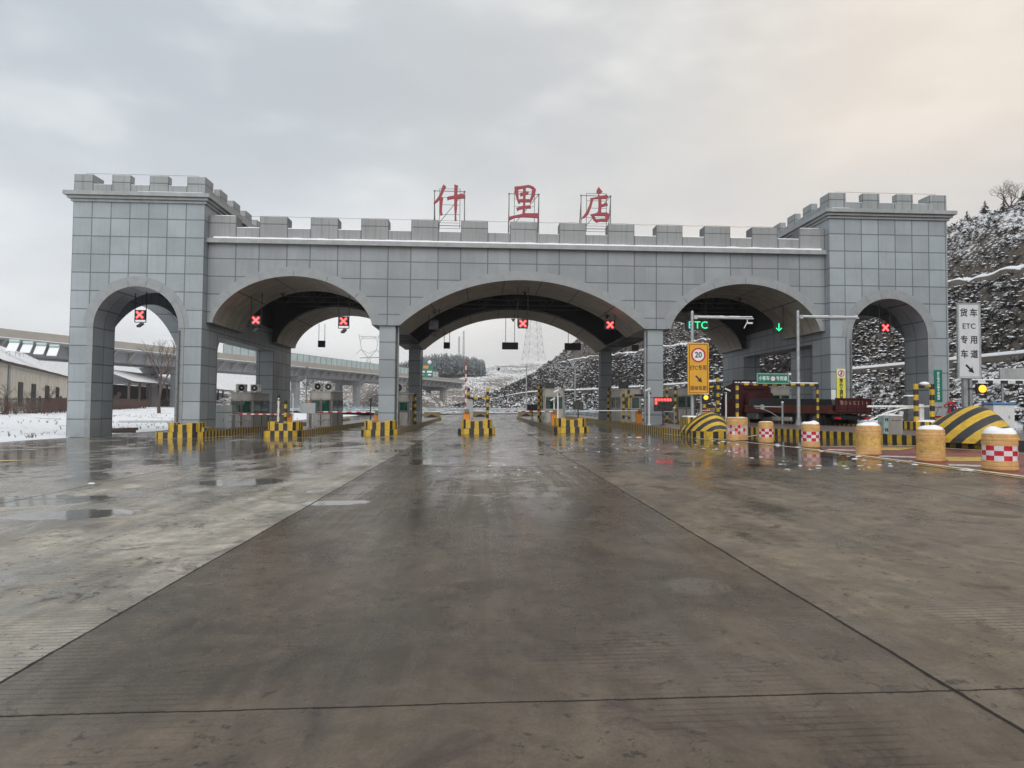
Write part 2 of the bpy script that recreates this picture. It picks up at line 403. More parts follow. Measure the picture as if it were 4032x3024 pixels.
def text(body, size, loc, m, parent=None, name='lettering', bold=0., ext=.004, sx=1., align='CENTER', rot=None, ls=1.):
    c = bpy.data.curves.new('t', 'FONT'); c.body = body; c.size = size; c.extrude = ext; c.offset = bold*size*1.9
    c.align_x = align; c.align_y = 'CENTER'; c.space_line = ls; c.resolution_u = 3
    o = bpy.data.objects.new('t', c); COL.objects.link(o)
    bpy.context.view_layer.update()
    me = bpy.data.meshes.new_from_object(o.evaluated_get(bpy.context.evaluated_depsgraph_get()))
    bpy.data.objects.remove(o); bpy.data.curves.remove(c)
    me.materials.clear(); me.materials.append(m); me.name = name
    n = bpy.data.objects.new(name, me); COL.objects.link(n); n.location = loc
    n.rotation_euler = rot or (R(90), 0, 0); n.scale = (sx, 1, 1); n.parent = parent
    return n
def lerp(a, b, t): return a+(b-a)*t
ZP = [(-60, .9), (-46, .7), (-38, .45), (-26, -.08), (-22.3, -.105), (-16.6, 0), (11.5, .52), (16.5, .62), (22, .56), (30, .45), (300, .42)]
def gz(x):
    for (a, za), (b, zb) in zip(ZP, ZP[1:]):
        if x <= b: return lerp(za, zb, max(0, (x-a)/(b-a)))
    return ZP[-1][1]
# ------------------------------------------------------------------ road
def road_mat():
    m, t, b = newmat('wet_concrete'); h = NT(t); p = h.pos(); x, y, z = h.xyz(p)
    flat = h.comb(x, y, 0.)
    big = h.noise(flat, .16, 5, .6); med = h.noise(flat, .7, 6, .62, dist=.6); fine = h.noise(flat, 6., 6, .7); grain = h.noise(flat, 55., 3, .7)
    lane = h.noise(flat, 1., 5, .6, (1.35, .07, 1))         # long streaks along the traffic
    # slab tones: pale worn slabs on the west, dark traffic-polished middle slab, brown east slab
    wob = h.m('MULTIPLY', h.m('SUBTRACT', med, .5), .5)
    xs = x
    west = h.m('GREATER_THAN', -4.42, xs); eastm = h.m('GREATER_THAN', xs, .09)
    cw = h.mix(h.rng(h.m('ADD', big, wob), .36, .60), (.255, .23, .188), (.42, .388, .33))
    cm = h.mix(h.rng(h.m('ADD', big, wob), .35, .62), (.078, .058, .037), (.145, .113, .077))
    ce = h.mix(h.rng(h.m('ADD', big, wob), .35, .62), (.128, .103, .074), (.205, .168, .124))
    dry = h.mix(west, h.mix(eastm, cm, ce), cw)
    blot = h.noise(flat, 1.7, 7, .70, dist=.9); lanef = h.noise(flat, 1., 6, .65, (5.5, .16, 1))
    dry = h.mul(dry, h.rng(blot, .28, .72, .70, 1.24)); dry = h.mul(dry, h.rng(lanef, .3, .7, .88, 1.10))
    dry = h.mul(dry, h.rng(fine, .25, .75, .76, 1.22)); dry = h.mul(dry, h.rng(grain, .2, .8, .78, 1.18))
    pit = h.m('MULTIPLY', h.rng(h.noise(flat, 11., 5, .72), .585, .615), h.rng(h.noise(flat, 1.1, 4), .44, .56))
    dry = h.mix(h.m('MULTIPLY', pit, .82), dry, (.03, .026, .022))
    # wheel-path darkening and oil drips
    wp = h.m('MULTIPLY', h.rng(lane, .50, .70), h.rng(y, -10., -27., 1., .45))
    dry = h.mix(h.m('MULTIPLY', wp, .62), dry, (.050, .042, .038))
    rust = h.m('MULTIPLY', h.rng(h.noise(flat, .9, 6, .7, dist=1.2), .54, .68), .68)
    dry = h.mix(rust, dry, (.050, .028, .020))
    # spalls: small dark scabs, and pale round patches
    scab = h.m('MULTIPLY', h.rng(h.noise(flat, 3.4, 8, .80, dist=1.), .595, .622), h.rng(h.noise(flat, .6, 3), .45, .55))
    dry = h.mix(h.m('MULTIPLY', scab, .75), dry, (.042, .036, .032))
    vo = h.voro(flat, .55); ring = h.m('MULTIPLY', h.rng(vo.outputs['Distance'], .17, .13), h.m('GREATER_THAN', h.white(vo.outputs['Position']), .72))
    dry = h.mix(h.m('MULTIPLY', ring, h.rng(blot, .4, .6, .06, .26)), dry, (.30, .28, .25))
    # tining grooves across the slab, worn away in patches
    gr = h.m('ABSOLUTE', h.m('SUBTRACT', h.m('FRACT', h.m('DIVIDE', h.m('ADD', y, h.m('MULTIPLY', wob, .012)), .052)), .5))
    groove = h.m('MULTIPLY', h.rng(gr, .15, .04), h.rng(h.noise(flat, .62, 5, .65), .46, .62))
    dry = h.mix(h.m('MULTIPLY', groove, .68), dry, (.035, .030, .026))
    # polished wheel tracks down each lane, broken up by wear
    track = None
    for c in (-7.5, -5.9, -2.85, -1.25, 1.6, 3.2):
        q = h.rng(h.m('ABSOLUTE', h.m('SUBTRACT', h.m('ADD', x, h.m('MULTIPLY', h.m('SUBTRACT', med, .5), .45)), c)), .42, .12)
        track = q if track is None else h.m('MAXIMUM', track, q)
    track = h.m('MULTIPLY', track, h.m('MULTIPLY', h.rng(h.m('ADD', h.m('MULTIPLY', blot, .5), h.m('MULTIPLY', h.noise(flat, 1., 5, .62, (.9, .22, 1)), .5)), .42, .60), h.rng(y, -29.5, -22., .35, 1.)))
    dry = h.mix(h.m('MULTIPLY', track, .60), dry, (.040, .031, .024))
    # joints
    joint = None
    jit = h.m('ADD', h.m('MULTIPLY', h.m('SUBTRACT', h.noise(flat, 1.2, 3), .5), .035), h.m('MULTIPLY', h.m('SUBTRACT', h.noise(flat, 14., 5, .7), .5), .022))
    chip = h.rng(h.noise(flat, 2.6, 6, .75), .60, .70, 1., 2.7)
    xj = h.m('ADD', x, jit); yj = h.m('ADD', h.m('ADD', y, jit), h.m('MULTIPLY', x, .012))
    for c, wd in ((-17.9, .012), (-13.4, .012), (-8.95, .014), (-4.42, .011), (.085, .0125), (4.65, .012), (9.2, .012)):
        q = h.rng(h.m('ABSOLUTE', h.m('SUBTRACT', xj, c)), h.m('MULTIPLY', chip, wd*1.2), h.m('MULTIPLY', chip, wd*.75))
        joint = q if joint is None else h.m('MAXIMUM', joint, q)
    for c, wd in ((-36.0, .01), (-29.05, .0062), (-22.12, .0085), (-15.2, .009), (-8.2, .012), (-1.2, .012)):
        joint = h.m('MAXIMUM', joint, h.rng(h.m('ABSOLUTE', h.m('SUBTRACT', yj, c)), h.m('MULTIPLY', chip, wd*1.25), h.m('MULTIPLY', chip, wd*.75)))
    # the wandering crack across the middle slab
    cy = h.m('ADD', h.m('ADD', -17.9, h.m('MULTIPLY', x, .30)), h.m('MULTIPLY', h.m('SINE', h.m('MULTIPLY', x, 1.4)), .50))
    inm = h.m('MULTIPLY', h.m('GREATER_THAN', x, -4.42), h.m('GREATER_THAN', .09, x))
    cr = h.m('MULTIPLY', h.rng(h.m('ABSOLUTE', h.m('SUBTRACT', h.m('ADD', y, jit), h.m('ADD', cy, .6))), .030, .012), inm)
    joint = h.m('MAXIMUM', joint, h.m('MULTIPLY', cr, .8))
    joint_w = h.rng(h.noise(flat, 1.6, 5), .25, .5, .72, 1.)
    # ---- wetness
    farw = h.rng(y, -24.5, -13.5)                       # wetter toward the gate
    westw = h.m('MULTIPLY', h.rng(x, -7.2, -11.), h.rng(y, -25.5, -21.5))
    eastw = h.m('MULTIPLY', h.rng(x, 3.4, 4.9), h.rng(y, -23., -17.))
    wbias = h.m('ADD', h.m('ADD', h.m('MULTIPLY', farw, .118), h.m('MULTIPLY', westw, .06)), h.m('MULTIPLY', eastw, .105))
    pn = h.noise(flat, .34, 7, .66, (1., .70, 1), 1.1)
    pn2 = h.noise(flat, 1.5, 7, .68, (1., .8, 1), .9)
    pud = h.m('ADD', h.m('ADD', h.m('MULTIPLY', pn, .62), h.m('MULTIPLY', pn2, .38)), wbias)
    puddle = h.rng(pud, .625, .665)                       # standing water
    damp = h.rng(pud, .46, .60)
    streakd = h.m('MULTIPLY', h.rng(lane, .47, .62), .75)
    damp = h.m('MAXIMUM', damp, h.m('MULTIPLY', streakd, h.rng(y, -28, -20., .35, 1.)))
    midm = h.m('MULTIPLY', h.m('SUBTRACT', 1., west), h.m('SUBTRACT', 1., eastm))
    damp = h.m('MAXIMUM', damp, h.m('MULTIPLY', midm, h.rng(h.m('ADD', blot, h.m('MULTIPLY', h.m('SUBTRACT', lanef, .5), .8)), .30, .62, .42, .95)))
    for cx_, cy_, a_, b_ in ((-7.3, -23.5, .85, .42), (-4.1, -22.9, .48, .24), (-8.9, -22.2, 1.5, .6), (-6.4, -20.2, .9, .5), (-3.2, -16.5, .8, .9), (4.4, -18.6, 1.1, .5)):
        dd = h.m('ADD', h.m('POWER', h.m('DIVIDE', h.m('SUBTRACT', x, cx_), a_), 2.), h.m('POWER', h.m('DIVIDE', h.m('SUBTRACT', y, cy_), b_), 2.))
        puddle = h.m('MAXIMUM', puddle, h.rng(h.m('ADD', dd, h.m('MULTIPLY', h.m('SUBTRACT', blot, .5), 2.6)), 1.0, .82))
    col = h.mix(h.m('MULTIPLY', damp, .38), dry, h.mul(dry, .50))
    col = h.mix(h.m('MULTIPLY', puddle, .72), col, (.040, .036, .032))
    col = h.mix(h.m('MULTIPLY', h.m('MULTIPLY', joint, joint_w), .93), col, (.012, .010, .009))
    h.link(col, b.inputs['Base Color'])
    rdry = h.m('ADD', h.rng(fine, .3, .7, .46, .66), h.rng(blot, .3, .7, -.08, .08))
    r1 = h.m('ADD', h.m('MULTIPLY', rdry, h.m('SUBTRACT', 1., damp)), h.m('MULTIPLY', h.rng(h.m('ADD', h.m('MULTIPLY', med, .5), h.m('MULTIPLY', blot, .5)), .32, .66, .12, .30), damp))
    r1 = h.m('ADD', h.m('MULTIPLY', r1, h.m('SUBTRACT', 1., h.m('MULTIPLY', track, .8))), h.m('MULTIPLY', track, .8*.13))
    r2_ = h.m('ADD', h.m('MULTIPLY', r1, h.m('SUBTRACT', 1., puddle)), h.m('MULTIPLY', puddle, h.rng(blot, .35, .65, .045, .13)))
    rr = h.m('MAXIMUM', r2_, h.m('MULTIPLY', joint, .8))
    h.link(rr, b.inputs['Roughness'])
    h.link(h.m('ADD', 1.33, h.m('MULTIPLY', h.m('MAXIMUM', track, h.m('MULTIPLY', damp, .45)), .14)), b.inputs['IOR'])
    hgt = h.m('ADD', h.m('MULTIPLY', fine, .55), h.m('MULTIPLY', grain, .25))
    hgt = h.m('SUBTRACT', hgt, h.m('MULTIPLY', scab, .5)); hgt = h.m('SUBTRACT', hgt, h.m('MULTIPLY', groove, .35))
    hgt = h.m('MULTIPLY', h.m('MULTIPLY', hgt, h.m('SUBTRACT', 1., h.m('MULTIPLY', puddle, .985))), h.m('SUBTRACT', 1., h.m('MULTIPLY', damp, .72)))
    hgt = h.m('SUBTRACT', hgt, h.m('MULTIPLY', joint, 2.0))
    h.link(h.bump(hgt, .42, .009), b.inputs['Normal'])
    return m
MT['road'] = road_mat()
def snowground_mat(name, amt=.5, dark=(.10, .08, .062)):
    m, t, b = newmat(name); h = NT(t); p = h.pos()
    n = h.noise(p, 1.3, 7, .72, dist=.4); n2 = h.noise(p, .12, 4)
    f = h.rng(h.m('ADD', n, h.m('MULTIPLY', h.m('SUBTRACT', n2, .5), .35)), amt-.035, amt+.05)
    col = h.mix(f, (.84, .86, .89), h.mul(dark, h.rng(h.noise(p, 4, 4), .3, .7, .6, 1.6)))
    h.link(col, b.inputs['Base Color']); b.inputs['Roughness'].default_value = .75
    h.link(h.bump(h.noise(p, 2.5, 6, .65), .5, .10), b.inputs['Normal'])
    return m
MT['snowground'] = snowground_mat('snowy_verge', .625)
MT['snowfar'] = snowground_mat('snowy_fields', .60)

mb = MB(); xs = [-22.25, -16.6, -12, -8, -4, 0, 4, 8, 11.5, 16, 22, 30, 45]; ysr = [-70, -45, -34, -28, -22, -14, -6, 2, 12, 24, 40, 60, 82]
mb.grid(lambda u, v: (xs[round(u*12)], ysr[round(v*12)], gz(xs[round(u*12)])), 12, 12)
tag(mb.build('road', MT['road']), kind='structure')
mb = MB()
mb.grid(lambda u, v: (lerp(-1000, 1000, u), lerp(-400, 1300, v), -.9), 30, 30)
tag(mb.build('ground', MT['snowfar']), kind='structure')
def verge(u, v):
    x = lerp(-22.3, -110, u**1.4); y = lerp(-60, 210, v)
    edge = .25*math.sin(y*.31)+.18*math.sin(y*.83+1)
    if u == 0: return (x+edge*.5+.2, y, gz(-22.3)+.01)
    z = gz(x)+.05+.10*noise.noise((x*.35, y*.35, 0))+.05*noise.noise((x*1.3, y*1.3, 3))
    return (x, y, z)
tag(MB().grid(verge, 60, 180).build('snowy_verge', MT['snowground'], smooth=True), kind='structure')
# painted surfaces on the right: red truck lane between white lines, with yellow blocks
MT['redlane'] = M('red_lane_surface', (.20, .050, .044), .38, var=.3, scale=1.2, dirt=(.06, .03, .028), dirt_amt=.6)
MT['lanewhite'] = M('worn_white_paint', (.62, .62, .60), .35, var=.18, scale=6, dirt=(.14, .125, .11), dirt_amt=.85)
MT['laneyellow'] = M('worn_yellow_lane_paint', (.52, .34, .06), .35, var=.2, scale=5, dirt=(.14, .11, .07), dirt_amt=.75)
def sheet(mb, pts, dz, mi=0):
    mb.add([(x, y, gz(x)+dz) for x, y in pts], [tuple(range(len(pts)))], mi)
def stripe(mb, a, b, wd, dz, mi=0, n=14):
    a = Vector(a); b = Vector(b); d = (b-a).normalized(); q = Vector((-d.y, d.x))*wd/2
    for i in range(n):
        p0 = a.lerp(b, i/n); p1 = a.lerp(b, (i+1)/n)
        pts = [p0-q, p1-q, p1+q, p0+q]
        mb.add([(p.x, p.y, gz(p.x)+dz) for p in pts], [(0, 1, 2, 3)], mi)
mb = MB(); sheet(mb, [(7.35, -40), (11.5, -40), (11.5, -16.6), (10.95, -13.5), (8.0, -13.2), (7.3, -15.0)], .005)
sheet(mb, [(11.5, -40), (15, -40), (15, -17.6), (12.2, -17.2), (11.5, -16.6)], .005)
tag(mb.build('red_lane', MT['redlane']), kind='structure')
mb = MB()
stripe(mb, (6.45, -7.0), (7.25, -14.2), .15, .010, 0); stripe(mb, (7.25, -14.2), (7.45, -40), .16, .010, 0, 40)
stripe(mb, (6.0, -4.0), (6.2, -8.9), .13, .010); stripe(mb, (6.2, -8.9), (7.0, -9.2), .13, .0105, 0, 3); stripe(mb, (7.0, -9.2), (9.4, -6.0), .13, .010)
for y in (-14.6, -16.9, -19.2, -21.5): stripe(mb, (7.55, y), (8.25, y-.55), .42, .011, 0, 3)
stripe(mb, (8.0, -13.3), (10.9, -13.6), .13, .010);
stripe(mb, (10.7, -13.8), (11.6, -17.6), .12, .0115); stripe(mb, (11.6, -17.6), (12.0, -40), .12, .0115, 0, 30)
tag(mb.build('lane_line', MT['lanewhite']), kind='structure')
mb = MB()
for k in range(5):
    y = -14.0-k*3.4
    sheet(mb, [(8.7, y), (10.3, y-.3), (9.2, y-1.25), (8.1, y-1.1)], .0125)
stripe(mb, (7.02, -14.2), (7.22, -40), .10, .010, 0, 40); stripe(mb, (8.4, -13.5), (11.0, -13.9), .10, .013, 0, 6)
sheet(mb, [(-17.5, -14.2), (-13.9, -14.2), (-14.6, -14.65)], .010); sheet(mb, [(-18.5, -15.1), (-14.8, -14.75), (-14.2, -15.5), (-18.5, -17.2)], .010)
tag(mb.build('yellow_marking', MT['laneyellow']), kind='structure')
# thin slush left on the wet concrete
mb = MB()
for (cx, cy, n, sx, sy, rmax) in ((3.2, -12.2, 60, 2.6, 2.6, .07), (5.2, -18.8, 40, 1.6, 1.4, .09), (-1.5, -19., 26, 1.6, 1.6, .07), (7.0, -17.5, 34, .5, 5., .13), (4.7, -15, 30, .3, 4., .08), (-9, -21, 4, 2, 1.5, .12), (2.5, -6.5, 14, 2.6, .6, .16), (6.2, -9., 16, .25, 2.5, .12)):
    for i in range(n):
        x = cx+random.gauss(0, .5)*sx; y = cy+random.gauss(0, .5)*sy; r = .62*rmax*random.uniform(.15, 1)**1.8
        k = random.randint(6, 9); hh = r*random.uniform(.10, .22)
        top = []; ring = []
        for q in range(k):
            a = 2*math.pi*q/k; rr = r*random.uniform(.6, 1.25)
            ring.append((x+rr*math.cos(a)*1.3, y+rr*math.sin(a), gz(x)+.004)); top.append((x+rr*.55*math.cos(a)*1.3, y+rr*.55*math.sin(a), gz(x)+.004+hh))
        mb.add(ring+top, [(q, (q+1) % k, k+(q+1) % k, k+q) for q in range(k)]+[tuple(range(k, 2*k))])
tag(mb.build('slush', MT['snow'], smooth=True), kind='stuff')
# ------------------------------------------------------------------ the castle-like toll gate
gate = thing('toll_gate', 'grey granite castle-like toll gate with battlements, three wide arches and two end towers', 'toll gate', (0, 0, 0))
TW = 22.231; TI = 15.893
def arc_z(kind, dx):
    if kind == 'tower': return 5.31+math.sqrt(max(0, 2.04**2-dx*dx))
    if kind == 'mid':
        return 8.07-9.36+math.sqrt(9.36**2-dx*dx)
    c = 8.07-4.433+math.sqrt(4.433**2-dx*dx); e = 5.65+2.42*math.sqrt(max(0, 1-(dx/3.95)**2)); return .5*(c+e)
def arch_pts(kind, cx, hw, n=40):
    out_ = []
    for i in range(n+1):
        a = math.pi*(1-i/n); dx = hw*math.cos(a); out_.append((cx+dx, arc_z(kind, dx)))
    return out_
def wall_cols(mb, pts, top, y0, y1, mi=0):
    """front and back faces between a bottom polyline (x,z) and a flat top"""
    for (xa, za), (xb, zb) in zip(pts, pts[1:]):
        if xb-xa < 1e-5: continue
        mb.quad((xa, y0, za), (xb, y0, zb), (xb, y0, top), (xa, y0, top), mi)
        mb.quad((xb, y1, zb), (xa, y1, za), (xa, y1, top), (xb, y1, top), mi)
def under(mb, pts, y0, y1, mi=0):
    for (xa, za), (xb, zb) in zip(pts, pts[1:]):
        mb.quad((xa, y0, za), (xa, y1, za), (xb, y1, zb), (xb, y0, zb), mi)
def side_arch(y):
    dy = abs(y-6.35); Rr = 6.70;
    return 5.4+1.95-Rr*1.26+math.sqrt((Rr*1.26)**2-min(dy, 4.51)**2*1.42)
for sg in (-1, 1):
    mb = MB(); cx = sg*19.06+sg*.001
    xo = sg*TW; xi = sg*TI; xa, xb = min(xo, xi), max(xo, xi); pa, pb = cx-2.04, cx+2.04
    for (y0, y1) in ((0, 1.84), (10.85, 14.65)):
        pts = arch_pts('tower', cx, 2.04, 36)
        wall_cols(mb, [(xa, -.6), (pa, -.6)], 11.5, y0, y1); wall_cols(mb, [(pb, -.6), (xb, -.6)], 11.5, y0, y1)
        wall_cols(mb, pts, 11.5, y0, y1); under(mb, pts, y0, y1)
        for x in (pa, pb): mb.quad((x, y0, -.6), (x, y1, -.6), (x, y1, 5.31), (x, y0, 5.31))
        for x in (xa, xb): mb.quad((x, y0, -.6), (x, y1, -.6), (x, y1, 11.5), (x, y0, 11.5))
    # inner side wall with a straight lintel, outer side wall with a flat arch
    x0, x1 = (xi, xi-sg*-1.18) if False else (xi, xi+sg*1.18)
    for x in (x0, x1): mb.quad((x, 1.84, 5.1), (x, 10.85, 5.1), (x, 10.85, 11.5), (x, 1.84, 11.5))
    mb.quad((x0, 1.84, 5.1), (x1, 1.84, 5.1), (x1, 10.85, 5.1), (x0, 10.85, 5.1))
    x0, x1 = xo, xo-sg*1.07; n = 24
    for i in range(n):
        ya = lerp(1.84, 10.85, i/n); yb = lerp(1.84, 10.85, (i+1)/n); za, zb = side_arch(ya), side_arch(yb)
        for x in (x0, x1): mb.quad((x, ya, za), (x, yb, zb), (x, yb, 11.5), (x, ya, 11.5))
        mb.quad((x0, ya, za), (x1, ya, za), (x1, yb, zb), (x0, yb, zb))
    # ceiling and roof slab
    mb.quad((xa, 0, 11.499), (xb, 0, 11.499), (xb, 14.65, 11.499), (xa, 14.65, 11.499))
    tw = mb.build('tower', MT['tower'], gate)
    cb = MB(); cb.box(xa+.9, xb-.9, 1.84, 10.85, 9.2, 9.3); cb.build('ceiling', MT['roof_shade'], tw)
    # arch surround: separate voussoirs and a thin outer fillet
    rb = MB()
    def ringseg(r0, r1, yf, yb_, a0, a1, n=8):
        for i in range(n):
            t0, t1 = lerp(a0, a1, i/n), lerp(a0, a1, (i+1)/n)
            q = [(cx+r*math.cos(t), 5.31+r*math.sin(t)) for r, t in ((r0, t0), (r1, t0), (r1, t1), (r0, t1))]
            rb.quad(*[(x, yf, z) for x, z in q]);
            rb.quad((q[1][0], yf, q[1][1]), (q[1][0], yb_, q[1][1]), (q[2][0], yb_, q[2][1]), (q[2][0], yf, q[2][1]))
            rb.quad((q[0][0], yf, q[0][1]), (q[3][0], yf, q[3][1]), (q[3][0], yb_, q[3][1]), (q[0][0], yb_, q[0][1]))
    angs = [-.02, .62, 1.02, 1.375, 1.766, 2.12, 2.52, 3.16]
    for a0, a1 in zip(angs, angs[1:]): ringseg(2.035, 2.31, -.03, .0, a0+.005, a1-.005)
    ringseg(2.31, 2.53, -.008, .0, 0, math.pi, 40)
    for x in (pa, pb):
        s_ = -1 if x == pa else 1
        for k in range(7):
            z1 = 5.295-k*.9; z0 = max(z1-.885, 0.0)
            rb.box(min(x-s_*.005, x+s_*.275), max(x-s_*.005, x+s_*.275), -.03, 0, z0, z1)
    rb.build('arch_surround', MT['ring'], gate)
    # cornice, parapet and merlons
    cb = MB()
    for k, (z0, z1, pr) in enumerate(((11.5, 11.615, .09), (11.63, 11.75, .20), (11.765, 11.955, .33))):
        cb.box(xa-pr, xb+pr, -pr, 14.65+pr, z0, z1)
    cb.box(xa-.05, xb+.05, -.05, 14.7, 11.61, 11.64); cb.box(xa-.14, xb+.14, -.14, 14.79, 11.74, 11.77)
    cn = cb.build('cornice', MT['cornice'], gate)
    pbm = MB(); z0, z1 = 11.955, 12.38
    pbm.box(xa, xb, 0, .33, z0, z1); pbm.box(xa, xb, 14.32, 14.65, z0, z1); pbm.box(xa, xa+.33, .33, 14.32, z0, z1); pbm.box(xb-.33, xb, .33, 14.32, z0, z1)
    pbm.build('parapet', MT['tparapet'], gate)
    for k in range(4):
        xl = xa+k*2*.90543
        for (ya, yb) in ((0, .36 if k in (1, 2) else .905), (14.29, 14.65)):
            m_ = MB(); m_.bbox(xl, xl+.90543, ya, yb, 12.383, 12.865, .012); m_.build('merlon', MT['tparapet'], gate)
    for k in range(1, 8):
        for x0 in (xa, xb-.36):
            m_ = MB(); m_.bbox(x0, x0+.36, k*1.811, k*1.811+.905, 12.383, 12.865, .012); m_.build('merlon', MT['tparapet'], gate)
    sb = MB();
    for k in range(3): sb.box(xa+.92+k*1.811, xa+.90543*2-.02+k*1.811, .03, .30, 12.38, 12.405)
    sb.box(xa+(3.2 if sg < 0 else 0), xa+(6.3 if sg < 0 else .9), -.29, -.02, 11.955, 11.985)
    for k in range(1, 7): sb.box((xb-.30) if sg < 0 else xa+.03, (xb-.03) if sg < 0 else xa+.30, k*1.811-.88, k*1.811-.02, 12.38, 12.405)
    sb.build('snow_cap', MT['snow'], gate)['kind'] = 'stuff'
    # drain pipe on the pier beside the arch
    xp = cx+(2.10 if sg < 0 else -2.12); dp = MB(); dp.tube([(xp, -.075, gz(xp)), (xp, -.075, 5.2)], .045, 8)
    for z in (1, 2.6, 4.2): dp.box(xp-.06, xp+.06, -.125, -.0, z, z+.04)
    dp.build('drain_pipe', MT['galvdark'], gate)
ARCH = (('side', -11.63, 3.95), ('mid', 0., 6.28), ('side', 11.63, 3.95))
def cols_face(mb, pts, top, y):
    for (xa, za), (xb, zb) in zip(pts, pts[1:]):
        if xb-xa > 1e-5: mb.quad((xa, y, za), (xb, y, zb), (xb, y, top), (xa, y, top))
def beam(y0, y1, front):
    mb = MB(); sm = []
    cur = -TI;
    for kind, cx, hw in ARCH:
        wall_cols(mb, [(cur, 5.65), (cx-hw, 5.65)], 9.66, y0, y1); under(mb, [(cur, 5.65), (cx-hw, 5.65)], y0, y1)
        pts = arch_pts(kind, cx, hw, 56); wall_cols(mb, pts, 9.66, y0, y1)
        s_ = MB(); under(s_, pts, y0+.002, y1-.002); sm.append(s_)
        cur = cx+hw
    wall_cols(mb, [(cur, 5.65), (TI, 5.65)], 9.66, y0, y1); under(mb, [(cur, 5.65), (TI, 5.65)], y0, y1)
    mb.quad((-TI, y0, 9.659), (TI, y0, 9.659), (TI, y1, 9.659), (-TI, y1, 9.659))
    mb.build('beam_wall', MT['beam'], gate)
    # added dark sheet on the inner face: roof-space shade put into its colour
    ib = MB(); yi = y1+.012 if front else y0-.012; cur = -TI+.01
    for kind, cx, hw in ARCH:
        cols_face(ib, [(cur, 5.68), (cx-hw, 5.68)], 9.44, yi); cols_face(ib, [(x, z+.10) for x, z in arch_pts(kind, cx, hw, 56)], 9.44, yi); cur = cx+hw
    cols_face(ib, [(cur, 5.68), (TI-.01, 5.68)], 9.44, yi); ib.build('inner_shade_sheet', MT['roof_shade'], gate)
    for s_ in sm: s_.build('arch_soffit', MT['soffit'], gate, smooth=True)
beam(.45, 4.65, True); beam(10.45, 14.65, False)
for kind, cx, hw in ARCH:
    rb = MB(); pts = arch_pts(kind, cx, hw, 112)
    off = lambda i, d: (lambda t: (pts[i][0]-t[1]*d, pts[i][1]+t[0]*d))((lambda a, b: ((b[0]-a[0])/math.dist(a, b), (b[1]-a[1])/math.dist(a, b)))(pts[max(0, i-1)], pts[min(112, i+1)]))
    njo = 6 if kind == 'side' else 7
    L = [0]
    for i in range(112): L.append(L[-1]+math.dist(pts[i], pts[i+1]))
    def at(d):
        for i in range(112):
            if L[i+1] >= d-1e-9:
                t = (d-L[i])/max(1e-9, L[i+1]-L[i]); a = off(i, 0), off(i, .265), off(i, .47); b = off(i+1, 0), off(i+1, .265), off(i+1, .47)
                return [(lerp(p[0], q[0], t), lerp(p[1], q[1], t)) for p, q in zip(a, b)]
    nseg = njo;
    for k in range(nseg):
        d0, d1 = L[-1]*k/nseg+.010, L[-1]*(k+1)/nseg-.010; nn = 14
        ps = [at(lerp(d0, d1, i/nn)) for i in range(nn+1)]
        for a, b in zip(ps, ps[1:]):
            rb.quad((a[0][0], .418, a[0][1]), (b[0][0], .418, b[0][1]), (b[1][0], .418, b[1][1]), (a[1][0], .418, a[1][1]))
            rb.quad((a[1][0], .418, a[1][1]), (b[1][0], .418, b[1][1]), (b[1][0], .45, b[1][1]), (a[1][0], .45, a[1][1]))
            rb.quad((a[0][0], .418, a[0][1]), (a[0][0], .45, a[0][1]), (b[0][0], .45, b[0][1]), (b[0][0], .418, b[0][1]))
        for a in (ps[0], ps[-1]): rb.quad((a[0][0], .418, a[0][1]), (a[1][0], .418, a[1][1]), (a[1][0], .45, a[1][1]), (a[0][0], .45, a[0][1]))
    ps = [at(lerp(0.35, L[-1]-.35, i/80)) for i in range(81)]
    for a, b in zip(ps, ps[1:]):
        if max(a[2][0], b[2][0]) > TI-.01 or min(a[2][0], b[2][0]) < -TI+.01: continue
        rb.quad((a[1][0], .441, a[1][1]), (b[1][0], .441, b[1][1]), (b[2][0], .441, b[2][1]), (a[2][0], .441, a[2][1]))
        rb.quad((a[2][0], .441, a[2][1]), (b[2][0], .441, b[2][1]), (b[2][0], .45, b[2][1]), (a[2][0], .45, a[2][1]))
    rb.build('arch_surround', MT['ring'], gate)
# ledge, parapets and merlons of the long beam
for (ys, yp, d) in ((.45, .45, -1), (14.65, 14.65, 1)):
    lb = MB(); y0, y1 = sorted((yp+d*.24, yp-d*.4)); lb.box(-TI+.003, TI-.003, y0, y1, 9.66, 9.885);
    lb.build('ledge', MT['cornice'], gate)
    pb_ = MB(); y0, y1 = sorted((yp, yp-d*.40)); pb_.box(-TI, TI, y0, y1, 9.885, 10.49); pb_.build('parapet', MT['parapet'], gate)
    for k in range(-6, 7):
        m_ = MB(); y0, y1 = sorted((yp, yp-d*.74)); xl, xr = max(k*2.535-.6925, -TI), min(k*2.535+.6925, TI)
        m_.bbox(xl, xr, y0, y1, 10.492, 11.085, .012)
        if d > 0: m_.build('merlon', MT['parapet'], gate)
        else: m_.build('merlon', MT['parapet'], gate)
sb = MB()
def snowstrip(mb, x0, x1, y0, y1, z, hmax, seed):
    n = max(3, int((x1-x0)/.18))
    for i in range(n):
        xa, xb = lerp(x0, x1, i/n), lerp(x0, x1, (i+1)/n)
        ha = hmax*(.65+.35*noise.noise((xa*1.7, seed, 0))); hb = hmax*(.65+.35*noise.noise((xb*1.7, seed, 0)))
        mb.quad((xa, y0, z), (xb, y0, z), (xb, y0+.015, z+hb), (xa, y0+.015, z+ha)); mb.quad((xa, y0+.015, z+ha), (xb, y0+.015, z+hb), (xb, y1, z+hb), (xa, y1, z+ha))
snowstrip(sb, -15.55, 15.6, .225, .449, 9.885, .12, 1)
